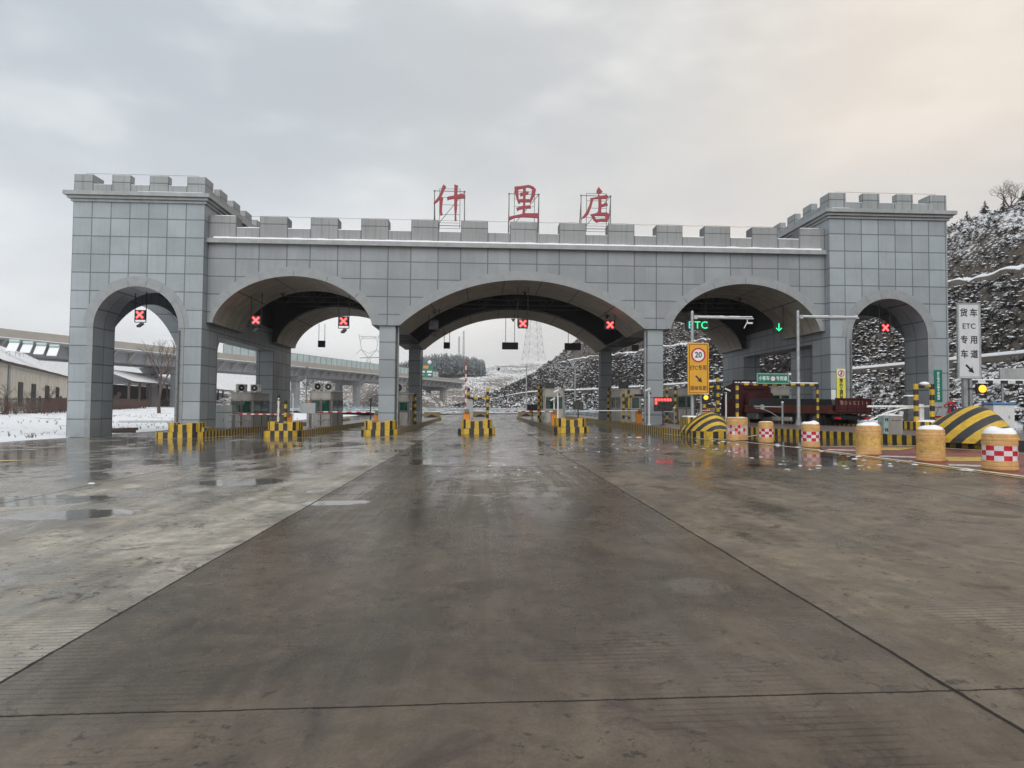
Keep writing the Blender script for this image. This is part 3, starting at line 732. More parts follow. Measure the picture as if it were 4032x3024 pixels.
for k in range(-6, 6): snowstrip(sb, k*2.535+.70, k*2.535+1.835, .46, .80, 10.49, .055 if k < -3 or k > 1 else .03, k)
for k in (-6, 6): snowstrip(sb, (-15.6 if k < 0 else 14.6), (-14.6 if k < 0 else 15.6), .47, 1.1, 11.085, .04, k)
sb.build('snow_cap', MT['snow'], gate)['kind'] = 'stuff'
# dark roof between the two beams with a tubular space frame
rf = MB(); rf.box(-TI, TI, 4.65, 10.45, 9.45, 9.6); rf.build('roof', MT['roof_shade'], gate)
tr = MB(); nx = 15; step = 2*TI/nx
for j, y in enumerate((4.9, 6.8, 8.7, 10.3)):
    tr.tube([(-TI, y, 9.2), (TI, y, 9.2)], .035, 6)
for i in range(nx+1):
    x = -TI+i*step; tr.tube([(x, 4.9, 9.2), (x, 10.3, 9.2)], .03, 5)
zb = lambda x: 7.95 if abs(x) < 15 else 8.2
for j, y in enumerate((5.85, 7.75, 9.5)):
    for i in range(nx):
        x = -TI+(i+.5)*step
        for dx in (-.5, .5):
            for yy in ((4.9, 6.8), (6.8, 8.7), (8.7, 10.3))[j]: tr.tube([(x, y, zb(x)), (x+dx*step, yy, 9.2)], .026, 5)
        if i < nx-1: tr.tube([(x, y, zb(x)), (x+step, y, zb(x+step))], .035, 6)
# hangers carrying low corner struts over the piers
for sx in (-6.9, 6.9):
    for y in (5.4, 9.7):
        for dx in (-1.6, -.6, .6, 1.6): tr.tube([(sx, y, 5.9), (sx+dx, y, 8.2)], .03, 5)
    tr.tube([(sx, 5.0, 5.9), (sx, 10.2, 5.9)], .04, 6)
tr.build('roof_truss', MT['truss'], gate)
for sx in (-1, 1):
    q_ = MB(); q_.box(*sorted((sx*(TI-.02), sx*(TI-.05))), 4.68, 10.42, 6.55, 9.44); q_.build('side_shade_sheet', MT['roof_shade'], gate)  # dark panel added to hold the shade high on the tower's inner side
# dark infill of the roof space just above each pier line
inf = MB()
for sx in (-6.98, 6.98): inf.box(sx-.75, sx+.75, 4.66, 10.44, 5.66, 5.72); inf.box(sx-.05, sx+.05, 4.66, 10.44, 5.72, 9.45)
inf.build('dark_infill', MT['roof_shade'], gate)['kind'] = 'stuff'
# piers under the beams
for (yf, yb_) in ((.60, 1.42), (3.7, 4.5), (10.6, 11.4), (13.70, 14.50)):
    if yf in (3.7, 10.6): continue
    for xl in (-7.32, 6.50):
        m_ = MB(); z0 = gz(xl)+.1; m_.bbox(xl, xl+.82, yf, yb_, z0, 5.65, .015)
        pr = m_.build('pier', MT['pier'] if yf < 5 else MT['pier'], gate)
        xo = xl+.88 if xl < 0 else xl-.07
        d_ = MB(); d_.tube([(xo+.04, yf+.35, z0), (xo+.04, yf+.35, 5.64)], .05, 8); d_.box(xo+.0, xo+.08, yf+.3, yf+.4, 2.0, 2.05); d_.build('drain_pipe', MT['galv'], pr)
        cblk = MB(); cblk.box(xl-.24, xl+1.06, 4.66 if yf < 5 else 9.6, 5.2 if yf < 5 else 10.44, 5.2, 5.64) if False else None
# small cameras and spot lamps under the soffits
for (x, y, z) in ((-12.9, 2.9, 7.72), (-11.6, 13.2, 7.9), (.2, 2.2, 7.9), (.1, 13, 7.9), (12.2, 2.6, 7.8), (-4.6, 1.4, 6.7), (4.7, 2.2, 6.7)):
    m_ = MB(); m_.tube([(x, y, z), (x, y, z-.16)], .02, 6); m_.ball((x, y, z-.22), .075, 0, 6); m_.bbox(x-.14, x+.14, y-.05, y+.05, z-.16, z-.10, .01); m_.build('spot_lamp', MT['blackcase'], gate)

# boards fixed to the tower faces
def board(name, label, x0, x1, z0, z1, y, m, rows, cm, size, border=None):
    t = thing(name, label, 'sign', ((x0+x1)/2, y, z0)); hw = (x1-x0)/2
    p_ = MB(); p_.bbox(-hw, hw, -.03, 0, 0, z1-z0, .006); p_.build('panel', m, t)
    if border:
        bb = MB(); e = .05
        for (a, b, c, d) in ((-hw+.012, -hw+e, .012, z1-z0-.012), (hw-e, hw-.012, .012, z1-z0-.012), (-hw+e, hw-e, .012, e), (-hw+e, hw-e, z1-z0-e, z1-z0-.012)): bb.box(a, b, -.034, -.03, c, d)
        bb.build('border', border, t)
    n = len(rows)
    top = z1-z0-(.52 if 'no_walking' in name else .10); pit = (top-.06)/n
    for i, ch in enumerate(rows): text(ch, size, (0, -.033, top-pit*(i+.5)), cm, t, bold=.012)
    return t
t = board("no_walking_sign", "tall lemon yellow board with a red ring pictogram on the pier behind the truck", 16.19, 16.66, 1.55, 3.66, -.012, MT['signlime'], '禁止行人通行高速公路', MT['ink'], .20)
rg = MB();
for i in range(28):
    a0, a1 = 2*math.pi*i/28, 2*math.pi*(i+1)/28; q = [(r*math.cos(a), 1.87+r*math.sin(a)) for r, a in ((.135, a0), (.175, a0), (.175, a1), (.135, a1))]
    rg.quad(*[(x, -.036, z) for x, z in q])
rg.plate([(-.12, 1.78), (-.10, 1.75), (.12, 1.96), (.10, 1.99)], -.036, -.034); rg.build('ring', MT['refred'], t)
wb = MB(); wb.box(-.2, .2, -.0325, -.031, 1.66, 2.08); wb.build('backing', MT['bright'], t)
fg = MB(); fg.plate([(-.05, 1.75), (-.01, 1.86), (-.03, 1.93), (.03, 1.94), (.05, 1.86), (.03, 1.75), (.01, 1.83), (-.02, 1.75)], -.0345, -.033); fg.plate([(.03*math.cos(a)+.0, 1.97+.03*math.sin(a)) for a in [i*.785 for i in range(8)]], -.0345, -.033); fg.build('pictogram', MT['ink'], t)
board('emergency_sign', 'tall narrow green board with white characters on the outer pier of the tower', 21.39, 21.82, 2.02, 3.66, -.012, MT['signgreen'], '应急物资运输专用通道', MT['bright'], .135, MT['signgreen'])
for x0, x1, z0, z1, lb in ((15.9, 16.14, 1.75, 2.58, 'white paper notice stuck on the pier corner beside the lemon yellow board'), (16.82, 17.0, 1.75, 2.42, 'small white card with rounded top beside the drain pipe on the pier')):
    m_ = MB(); m_.bbox(x0, x1, -.022, -.004, z0, z1, .004); tag(m_.build('notice_card', MT['white']), lb, 'notice')

# rooftop characters on tube frames
def L2(x, y): return (-4.74+.00468*(x-80), 13.33+.000105*(x-80)-.004588*(y-20))
GLY = {
 'person_ten': [[(190,20),(222,46),(202,88),(176,150),(130,222),(92,250),(80,242),(95,220),(135,165),(160,110),(172,60)],
                [(152,150),(172,168),(190,174),(190,188),(182,245),(178,330),(186,376),(160,386),(152,340),(153,225)],
                [(314,20),(358,36),(352,60),(348,300),(340,380),(345,446),(321,446),(322,380),(316,300),(313,150)],
                [(230,176),(245,164),(316,150),(405,128),(440,150),(440,181),(420,184),(300,190),(255,196),(240,209)]],
 'village': [[(998,44),(1040,46),(1044,100),(1048,190),(1064,240),(1046,246),(1030,205),(1010,140),(998,90)],
             [(1000,44),(1060,40),(1160,24),(1215,44),(1246,80),(1236,101),(1185,62),(1150,52),(1040,78)],
             [(1200,50),(1246,78),(1233,140),(1206,195),(1180,246),(1168,210),(1190,150),(1198,90)],
             [(1060,122),(1135,100),(1165,104),(1155,136),(1095,150),(1066,160)],
             [(1040,200),(1110,194),(1186,194),(1190,226),(1110,229),(1045,226)],
             [(1095,70),(1130,68),(1125,200),(1120,366),(1090,366),(1098,250)],
             [(1020,296),(1080,275),(1180,264),(1190,301),(1130,301),(1060,316),(1032,333)],
             [(930,402),(1080,368),(1120,359),(1260,359),(1278,380),(1282,442),(1256,413),(1100,405),(1000,413),(945,442)]],
 'shop': [[(1965,44),(2012,105),(1990,119),(1943,115),(1943,85)], [(1962,112),(1974,112),(1974,150),(1962,150)],
          [(1866,182),(1940,166),(2060,137),(2082,170),(2060,186),(1920,189),(1885,202)],
          [(1876,178),(1908,186),(1880,290),(1850,370),(1810,411),(1757,427),(1790,390),(1835,320),(1865,240)],
          [(1964,182),(1997,182),(1999,260),(1995,366),(1960,366),(1965,260)],
          [(1990,258),(2060,231),(2073,266),(1990,288)],
          [(1868,374),(1960,352),(2060,349),(2102,378),(2086,392),(1890,387)],
          [(1874,376),(1922,400),(1940,440),(1945,470),(1908,440),(1888,400)],
          [(2044,384),(2092,380),(2071,456),(2044,432)], [(1922,432),(2000,425),(2072,425),(2070,459),(1985,456),(1942,470)]]}
for key, x0, lab in (('person_ten', 80, 'dark red rooftop character made of a leaning stroke beside a tall cross'), ('village', 930, 'middle dark red rooftop character with a boxed top over a long base stroke'), ('shop', 1760, 'dark red rooftop character with a dot on top and a box at its base')):
    bx = L2(x0+180, 450); t = thing('rooftop_character', lab, 'sign letter', (bx[0], 1.6, 9.66), group='characters standing on the gate roof')
    cb = MB()
    for i, st in enumerate(GLY[key]):
        pts = [(a-bx[0], b-9.66) for a, b in (L2(*q) for q in st)]
        cb.plate(pts, -.055-.004*i, .03-.003*i)
    cb.build('character', MT['redletter'], t)
    fb = MB(); xl, xr = -.80, .80; zt = 3.38-(.06 if key != 'person_ten' else 0); zb_ = 1.62
    for x in (xl, xr):
        fb.tube([(x, .14, 0), (x, .14, zt)], .026, 7); fb.tube([(x, 1.5, 0), (x, .14, zt-.3)], .022, 6); fb.tube([(x-.02, .14, zt), (x+.02, .14, zt)], .05, 8); fb.ball((x, .14, zt), .05, 0, 6)
        fb.tube([(x*1.25, -.25, 0), (x, .14, 1.25)], .022, 6)
    for z in (zt, zb_-.1, .55, .95): fb.tube([(xl, .14, z), (xr, .14, z)], .018, 6)
    for x in (-.52, .56): fb.tube([(x, .06, 1.35), (x, .06, zt+.1)], .016, 6)
    for z in (1.35, 1.65, 2.1, 2.62, 3.02, zt+.1): fb.tube([(-.52, .06, z), (.56, .06, z)], .012, 5)
    fb.tube([(xl+.1, .14, 1.45), (xr, .14, zt)], .018, 6); fb.tube([(xl, .14, .8), (xr, .14, 1.2)], .018, 6); fb.tube([(xr-.2, .14, 1.1), (.1, .14, .3)], .018, 6)
    fb.build('frame', MT['galvdark'], t)
# the lightning wire strung above the battlements
lw = MB()
for k in range(-6, 6): lw.tube([(k*2.535, .8, 11.22), (k*2.535+1.27, .8, 11.17), ((k+1)*2.535, .8, 11.22)], .008, 4)
for k in range(-6, 7): lw.tube([(k*2.535, .8, 11.08), (k*2.535, .8, 11.22)], .008, 4)
for sg in (-1, 1):
    xa = min(sg*TW, sg*TI)
    for k in range(3): lw.tube([(xa+.45+k*1.811, .2, 12.97), (xa+.45+(k+1)*1.811, .2, 12.97)], .008, 4)
    for k in range(4): lw.tube([(xa+.45+k*1.811, .2, 12.86), (xa+.45+k*1.811, .2, 12.97)], .008, 4)
lw.build('lightning_wire', MT['redtwig'], gate)
# ------------------------------------------------------------------ cut slope beside the road, with benches
def hill_mat(name, snow_amt, tint=(.088, .072, .058), scale=1.):
    m, t, b = newmat(name); h = NT(t); p = h.pos(); x, y, z = h.xyz(p); nx, ny, nz = h.xyz(h.nrm())
    # brush lying downhill: snow caught in slanting tufts
    tu = h.noise(p, 1.5*scale, 8, .74, (1, .8, 1.55), 1.6)
    v = h.voro(p, 2.1*scale, 'F1', (1, .75, 1.8)).outputs['Distance']
    patch = h.noise(p, .10*scale, 4, .6)
    s = h.m('ADD', h.m('ADD', h.m('MULTIPLY', tu, .62), h.m('MULTIPLY', h.m('SUBTRACT', .7, v), .26)), h.m('MULTIPLY', h.m('SUBTRACT', patch, .5), .30))
    s = h.m('ADD', s, h.m('MULTIPLY', h.m('SUBTRACT', nz, .55), .42)); s = h.m('ADD', s, h.rng(z, 15., 24., 0., .035))
    s = h.m('ADD', s, h.m('MULTIPLY', h.m('SUBTRACT', h.noise(p, .42, 4, .6, (.9, .5, 1.7), .8), .5), .20))
    f = h.rng(s, snow_amt-.012, snow_amt+.040)
    br = h.mul(tint, h.rng(h.noise(p, 2.3*scale, 6, .75), .3, .7, .35, 1.7))
    br = h.mix(h.rng(h.noise(p, .35, 5), .5, .68, 0, .6), br, (.15, .112, .078))
    col = h.mix(f, br, (.84, .86, .89))
    h.link(col, b.inputs['Base Color']); b.inputs['Roughness'].default_value = .85
    h.link(h.bump(tu, .8, .35), b.inputs['Normal'])
    return m
MT['hill'] = hill_mat('snowy_cut_slope', .485)
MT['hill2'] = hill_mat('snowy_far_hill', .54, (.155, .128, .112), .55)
MT['wallstone'] = M('bench_wall_stone', (.105, .085, .068), .85, var=.25, scale=.8, dirt=(.26, .24, .22), dirt_amt=.4)
PATH = [(44.5, -90), (44.3, -40), (44.2, 0), (44.2, 20), (44, 35), (43.2, 55), (41.2, 85), (37, 110), (30, 140), (21.5, 161), (13.2, 178), (4, 198), (-8, 218), (-20, 234), (-36, 250)]
PL = [0]
for a, b in zip(PATH, PATH[1:]): PL.append(PL[-1]+math.dist(a, b))
def path_at(d):
    for i in range(len(PATH)-1):
        if PL[i+1] >= d or i == len(PATH)-2:
            t = (d-PL[i])/(PL[i+1]-PL[i]); a, b = PATH[i], PATH[i+1]
            ta = Vector((b[0]-a[0], b[1]-a[1])).normalized()
            pr, nx_ = PATH[max(0, i-1)], PATH[min(len(PATH)-1, i+2)]
            t0 = Vector((b[0]-pr[0], b[1]-pr[1])).normalized(); t1 = Vector((nx_[0]-a[0], nx_[1]-a[1])).normalized()
            tt = t0.lerp(t1, t).normalized()
            return Vector((lerp(a[0], b[0], t), lerp(a[1], b[1], t))), Vector((tt.y, -tt.x))   # outward = away from the road
PROF = [(-17, -.6), (-11.5, .35), (-10.8, .5), (-6, 2.5), (-2.4, 4.6), (-1.1, 5.55), (-.55, 5.95), (-.45, 6.45), (-.36, 6.74), (0, 6.78), (2.4, 6.72), (4.6, 9.0), (9.5, 14.6), (11.8, 16.75), (11.98, 17.2), (12.08, 17.42), (12.5, 17.46), (14.4, 17.5), (18, 22.0), (23, 26.6), (28, 29.2), (34, 30.2), (46, 30.5), (70, 28)]
def prof(o):
    for (a, za), (b, zb) in zip(PROF, PROF[1:]):
        if o <= b: return lerp(za, zb, (o-a)/(b-a))
    return PROF[-1][1]
OFFS = []
for (a, _), (b, _) in zip(PROF, PROF[1:]):
    n = max(1, int((b-a)/.55)) if b <= 28 else max(1, int((b-a)/2.))
    OFFS += [lerp(a, b, i/n) for i in range(n)]
OFFS.append(PROF[-1][0])
TOT = PL[-1]; ND = 430
DS = [TOT*i/ND for i in range(ND+1)]
def taper(d):
    # the cut dies out where it swings in behind the toll gate
    s = 1.0
    if d > 262: s = max(0., 1-(d-262)/95.)
    return s*s*(3-2*s)
def hill_pt(d, o):
    c, nrm = path_at(d); s = taper(d)
    z = prof(o); zz = lerp(.0, z, s) if z > 0 else z
    if o > 12: zz = zz*(1-.16*(1-s))
    rough = min(1, max(0, (abs(o+.2)-.9)/2.)) * (0 if 0 <= o <= 2.3 else 1)
    x, y = c.x+nrm.x*o, c.y+nrm.y*o
    if o > 14: zz += (3.*noise.noise((x*.045, y*.045, 2))+1.2*noise.noise((x*.14, y*.14, 5)))*min(1, (o-14)/8)*s
    zz += rough*(.55*noise.noise((x*.55, y*.42, zz*.5))+.30*noise.noise((x*1.5, y*1.2, zz*1.3)))*(1 if z > 0 else .2)
    return (x, y, zz)
mb = MB(); nO = len(OFFS)
v = [hill_pt(d, o) for d in DS for o in OFFS]; f = []; mi = []
for i in range(ND):
    for j in range(nO-1):
        f.append((i*nO+j, i*nO+j+1, (i+1)*nO+j+1, (i+1)*nO+j)); om = (OFFS[j]+OFFS[j+1])/2
        mi.append(1 if -.56 < om < -.44 or 11.79 < om < 11.99 else (2 if 0 < om < 2.4 or 11.99 < om < 14.2 or -.44 < om < 0 else 0))
mb.v = v; mb.f = f; mb.mi = mi
tag(mb.build('hillside', [MT['hill'], MT['wallstone'], MT['snowground']], smooth=True), kind='structure')

# brush on the cut slope: dark tufts with snow lying on top
def brush(mb, p, s, snow):
    for k in range(5):
        a = random.uniform(0, 6.283); l = s*random.uniform(.5, 1.1); ti = random.uniform(.35, 1.1)
        d = Vector((math.cos(a)*ti, math.sin(a)*ti, 1)).normalized(); q = d.orthogonal().normalized()*s*.30; tip = p+d*l
        mb.add([p-q, p+q, tip+q*.45+d.cross(q)*.3, tip-q*.45], [(0, 1, 2, 3)], 0)
    if snow:
        r = s*random.uniform(.28, .56); c = p+Vector((random.uniform(-.25, .25)*s, random.uniform(-.25, .25)*s, s*random.uniform(.45, .8))); n = 6
        ring = [c+Vector((r*1.25*math.cos(6.283*i/n)*random.uniform(.6, 1.2), r*math.sin(6.283*i/n)*random.uniform(.6, 1.2), -r*.32)) for i in range(n)]
        mb.add(ring+[c+Vector((0, 0, r*.15))], [(i, (i+1) % n, n) for i in range(n)], 1)
rs = random.Random(3); mb = MB(); random.seed(11)
for i in range(30000):
    d = TOT*rs.random()**.8*.97;
    if i % 2: d = 60+rs.random()*190
    o = rs.choice((rs.uniform(-11, -.7), rs.uniform(2.8, 11.3), rs.uniform(2.8, 11.3), rs.uniform(14, 27)))
    if taper(d) < .12: continue
    pt = Vector(hill_pt(d, o)); cl_ = noise.noise((pt.x*.075, pt.y*.075, pt.z*.12)); c2_ = noise.noise((pt.x*.05+9, pt.y*.05, pt.z*.09))
    if rs.random() < -.7*cl_-.1: continue
    sz = rs.uniform(.24, .72)*(1 if d < 150 else 1.35)
    brush(mb, pt, sz, rs.random() < min(.75, max(.10, .36+.75*c2_)))
MT['brush'] = M('dry_brush', (.040, .034, .029), .9, var=.5, scale=.8)
tag(mb.build('hillside_brush', [MT['brush'], MT['snow']]), kind='stuff')

# ------------------------------------------------------------------ farther ground
def far_hill(name, cx, cy, rx, ry, hgt, m, seed, n=70, ex=1.4):
    mb = MB()
    def fn(u, v):
        x = (u-.5)*2; y = (v-.5)*2; r = math.hypot(x, y); k = max(0, 1-r)**ex if r < 1 else 0
        k = k*(1+.35*noise.noise((x*2+seed, y*2, 1)))
        X = cx+x*rx; Y = cy+y*ry
        return (X, Y, -.8+hgt*k*1.25+(2.2*noise.noise((X*.03, Y*.03, seed))+.8*noise.noise((X*.11, Y*.11, seed)))*min(1, k*4))
    return tag(mb.grid(fn, n, n).build(name, m, smooth=True), kind='structure')
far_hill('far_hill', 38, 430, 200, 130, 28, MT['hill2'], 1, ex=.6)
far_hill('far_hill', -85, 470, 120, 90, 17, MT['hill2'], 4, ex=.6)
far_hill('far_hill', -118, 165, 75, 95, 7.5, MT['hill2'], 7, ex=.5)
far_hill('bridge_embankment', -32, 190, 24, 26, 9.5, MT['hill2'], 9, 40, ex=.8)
# terraces in front of the far hill
mb = MB()
def terr(u, v):
    x = lerp(-95, 30, u); y = 250+v*90; st = math.floor(v*5)/5; fr = v*5-math.floor(v*5)
    z = (st+min(1, fr*3)/5)*17*(.7+.3*math.sin(u*2.3+.6))+.7*noise.noise((x*.1, y*.1, 4))-.3
    return (x, y, z)
tag(mb.grid(terr, 60, 60).build('terraces', MT['hill2'], smooth=True), kind='structure')

# conifers
def conifer_geom(mb, x, y, z, hgt, r, rnd, tiers=9, k=9, mi=0):
    for t_ in range(tiers):
        f0 = t_/tiers; zz = z+hgt*(.12+.86*f0); rr = r*(1-f0)**.85*rnd.uniform(.8, 1.15)+.03
        for q in range(k):
            a = rnd.uniform(0, 6.283); rl = rr*rnd.uniform(.55, 1.2); dz = -hgt*.055*rnd.uniform(.3, 1.6); w_ = rl*.30
            c, s = math.cos(a), math.sin(a); zj = zz+rnd.uniform(-.03, .03)*hgt
            mb.add([(x, y, zj+hgt*.05), (x+c*rl*.6-s*w_, y+s*rl*.6+c*w_, zj+dz*.4), (x+c*rl, y+s*rl, zj+dz), (x+c*rl*.6+s*w_, y+s*rl*.6-c*w_, zj+dz*.4)], [(0, 1, 2, 3)], mi)
rs = random.Random(5); mb = MB()
def hz_far(x, y):
    best = -1
    for (cx, cy, rx, ry, hgt, ex) in ((30, 430, 190, 150, 46, .9), (-75, 470, 120, 110, 32, .9)):
        r = math.hypot((x-cx)/rx, (y-cy)/ry); best = max(best, -.8+hgt*1.25*max(0, 1-r)**ex if r < 1 else -1)
    return best
for i in range(900):
    x = rs.uniform(-64, 0); y = rs.uniform(352, 405); e = max(0, 1-abs((x+22)/36)**2)
    zb0 = 19+5*max(0, 1-abs((x+26)/40)**2)
    conifer_geom(mb, x, y, zb0-4+(y-352)*.05, rs.uniform(8, 12)*(.72+.55*e), rs.uniform(2.0, 3.2), rs, 8, 7)
for i in range(190):
    x = rs.uniform(-120, -58); y = rs.uniform(380, 440); conifer_geom(mb, x, y, rs.uniform(11, 15), rs.uniform(8, 12), rs.uniform(2, 3), rs, 7, 7)
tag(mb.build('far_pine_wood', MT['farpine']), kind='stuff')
far_hill('wooded_knoll', -26, 400, 60, 62, 23, MT['hill2'], 12, 40, ex=.5)
def conifer(label, x, y, z, hgt, r, seed):
    rnd = random.Random(seed); t = thing('young_pine_tree', label, 'pine tree', (x, y, z), 0, 'young pines on the hill crest')
    a = MB(); a.tube([(0, 0, -.3), (0, 0, hgt*.9)], [.09, .02], 6); a.build('trunk', MT['bark'], t)
    b = MB(); conifer_geom(b, 0, 0, 0, hgt, r, rnd, 9, 10); b.build('crown', MT['pine'], t)
cl = ['small pine at the low end of the hill crest, nearest the tower cornice', 'second small pine along the hill crest beside the tower', 'ragged young pine with a bent top on the hill crest', 'squat bushy pine on the snowy hill crest', 'narrow young pine just below the bare crest tree', 'wide young pine under the bare crest tree', 'dark young pine on the crest beside the bare tree', 'young pine at the high end of the hill crest']
for i, (d, o, hh) in enumerate(((147, 27, 1.8), (145, 28, 2.4), (142.5, 28.5, 1.9), (140, 29, 2.2), (136.5, 28, 3.0), (134, 29, 2.6), (131, 28, 3.4), (128.5, 28.5, 4.2))):
    p_ = hill_pt(d, o); conifer(cl[i], p_[0], p_[1], p_[2]-.2, hh, hh*.38, 30+i)

# bare trees
def branch(mb, p, d, l, r, depth, rnd, spread=.55, mi0=0):
    n = 3; pts = [p]; q = p
    for i in range(n):
        d = (d+Vector((rnd.uniform(-1, 1), rnd.uniform(-1, 1), rnd.uniform(-.5, .9)))*.16).normalized(); q = q+d*l/n; pts.append(q)
    mb.tube(pts, [lerp(r, r*.58, i/n) for i in range(n+1)], 5 if depth > 2 else 3, 0, False)
    if depth == 0: return
    for k in range(rnd.choice((2, 3, 3)) if depth > 1 else 3):
        ax = Vector((rnd.uniform(-1, 1), rnd.uniform(-1, 1), rnd.uniform(-.15, .5))).normalized()
        nd = (d*(1-spread*.55)+ax*spread).normalized(); st = pts[-1] if k < 2 else pts[rnd.choice((1, 2, 3))]
        branch(mb, st, nd, l*rnd.uniform(.6, .82), r*.56, depth-1, rnd, spread)
def bare_tree(name, label, x, y, z, hgt, seed, m='bark', twig='twig', depth=5, group=None, stems=1, cat='bare tree', spread=.55, lean=0):
    rnd = random.Random(seed); t = thing(name, label, cat, (x, y, z), 0, group)
    tr_ = MB(); cr_ = MB()
    for s_ in range(stems):
        d0 = Vector((rnd.uniform(-.4, .4)+lean, rnd.uniform(-.3, .3), 1)).normalized() if stems > 1 else Vector((lean+.03, 0, 1)).normalized()
        p0 = Vector((rnd.uniform(-.12, .12)*stems*.5, rnd.uniform(-.1, .1), -.1)); tl = hgt*(.28 if stems == 1 else .2); r0 = hgt*(.018 if stems == 1 else .036)/(stems**.4)
        e = p0+d0*tl; tr_.tube([p0, p0.lerp(e, .5)+Vector((.02*hgt*rnd.uniform(-1, 1), 0, 0)), e], [r0*1.2, r0, r0*.85], 6)
        for k in range(4 if stems == 1 else 2):
            ax = Vector((rnd.uniform(-1, 1), rnd.uniform(-1, 1), .35)).normalized()
            branch(cr_, e if k else e-d0*tl*.15, (d0*.8+ax*.6).normalized(), hgt*.24, r0*.7, depth-1, rnd, spread)
    tr_.build('trunk', MT[m], t); cr_.build('crown', MT[twig], t); return t
p_ = hill_pt(143, 30); bare_tree('bare_tree', 'spreading leafless tree standing on the snowy hill crest', p_[0], p_[1], p_[2]-.3, 6.2, 4, spread=.8, stems=3)
bare_tree('bare_tree', 'tall leafless tree in front of the overpass, seen through the end tower arch', -38.6, 42, .45, 9.6, 8, spread=.5)
for i, (x, y, hh, lb) in enumerate(((-42.5, 25, 3.2, 'small leaning bare tree before the first house window by the fence'), (-43.4, 30, 2.6, 'low forked bare tree under the house drain pipe'), (-46.2, 36, 3.4, 'thin bare tree between the house windows and the tower'), (-49.5, 50, 3.0, 'crooked bare tree by the shed, seen through the tower arch'), (-51.5, 57, 3.4, 'second bare tree by the shed posts, seen through the tower arch'))):
    bare_tree('bare_tree', lb, x-.8, y, gz(x), hh, 60+i, depth=4, spread=.65, lean=.35*(-1)**i)
sp = []
FA, FB, FC = (-41.0, 12.), (-42.0, 26.), (-53.5, 66.)
def fence_at(t):
    return (lerp(FA[0], FB[0], t/.25), lerp(FA[1], FB[1], t/.25)) if t < .25 else (lerp(FB[0], FC[0], (t-.25)/.75), lerp(FB[1], FC[1], (t-.25)/.75))
for i in range(44):
    x, y = fence_at((i+.5)/44); x += 1.1
    bare_tree('bare_shrub', 'leafless reddish brown shrub in the tangled row along the dark fence', x, y, gz(x)-.05, random.uniform(1.5, 2.3), 200+i, 'redtwig' if i % 3 else 'bark', 'redtwig' if i % 2 else 'twig', 5, 'bare shrubs along the fence', 4, 'shrub', .75)

# dark picket fence
fx = thing('picket_fence', 'low dark metal picket fence along the snowy verge in front of the house', 'fence', (FB[0], FB[1], 0))
rail = MB(); pk = MB(); n = 150
for i in range(n):
    a = fence_at(i/n); b = fence_at((i+1)/n); za = gz(a[0]); la = (a[0]-FB[0], a[1]-FB[1]); lb_ = (b[0]-FB[0], b[1]-FB[1])
    for z in (.30, .45, 1.25): rail.bar((*la, za+z), (*lb_, gz(b[0])+z), .035)
    for k in range(2):
        q = (lerp(la[0], lb_[0], k/2), lerp(la[1], lb_[1], k/2)); pk.bar((*q, za+.1), (*q, za+1.42), .035)
rail.build('rail', MT['fence'], fx); o_ = pk.build('pickets', MT['fence'], fx); o_['kind'] = 'stuff'
for i in range(0, n+1, 15):
    a = fence_at(i/n); m_ = MB(); m_.bbox(a[0]-FB[0]-.07, a[0]-FB[0]+.07, a[1]-FB[1]-.07, a[1]-FB[1]+.07, gz(a[0]), gz(a[0])+1.6, .015); m_.build('post', MT['fence'], fx)
cb_ = MB();
for i in range(40):
    a = fence_at(i/40); b = fence_at((i+1)/40); cb_.tube([(a[0]-FB[0], a[1]-FB[1], gz(a[0])+.02), (b[0]-FB[0], b[1]-FB[1], gz(b[0])+.02)], .16, 4)
cb_.build('plinth', MT['timber'], fx)

# ------------------------------------------------------------------ the low house and the shed behind it
def house(name, label, a, b, depth, z0, ze, zr, m, wins, ridge_off, posts=False, over=.5):
    a = Vector(a); b = Vector(b); d = (b-a); L = d.length; ang = math.atan2(d.y, d.x)
    t = thing(name, label, 'house' if not posts else 'shed', (a.x, a.y, 0), ang)
    # local x along the eave, local +y away from the road
    wb = MB()
    if not posts:
        wb.quad((0, 0, z0), (L, 0, z0), (L, 0, ze), (0, 0, ze)); wb.quad((0, depth, z0), (0, depth, ze), (L, depth, ze), (L, depth, z0))
        for x in (0, L): wb.add([(x, 0, z0), (x, depth, z0), (x, depth, ze), (x, ridge_off, zr-.05), (x, 0, ze)], [(0, 1, 2, 3, 4)])
    else:
        wb.quad((0, depth, z0), (0, depth, ze), (L, depth, ze), (L, depth, z0))
    wb.build('wall', m, t)
    rb = MB(); n = 40;
    def rp(u, v):
        x = lerp(-over, L+over, u); y = lerp(-over, depth+over, v)
        zz = lerp(ze, zr, (y+over)/(ridge_off+over)) if y < ridge_off else lerp(zr, ze, (y-ridge_off)/(depth+over-ridge_off))
        return (x, y, zz+.14+.05*noise.noise((x*.6, y*.6, 1)))
    rb.grid(rp, n, 12); rf_ = rb.build('roof', MT['snowground'], t, smooth=True)
    eb = MB(); eb.box(-over, L+over, -over-.03, -over+.05, ze-.14, ze+.10); eb.build('eave_board', MT['timber'], t)
    for (x, w_, zz0, zz1) in wins:
        f_ = MB(); f_.box(x-.07, x+w_+.07, -.05, .02, zz0-.07, zz1+.07); fo = f_.build('window', MT['timber'], t)
        g_ = MB(); g_.box(x, x+w_, -.07, -.045, zz0, zz1); g_.build('pane', MT['darkwin'], fo)
    return t, L
ht, HL = house('long_low_house', 'long low cream plastered house with snow covered roof and dark square windows behind the fence', (-44.8, 26.0), (-62.0, 63.0), 10, .2, 5.2, 8.4, MT['cream'], [], 5.2)
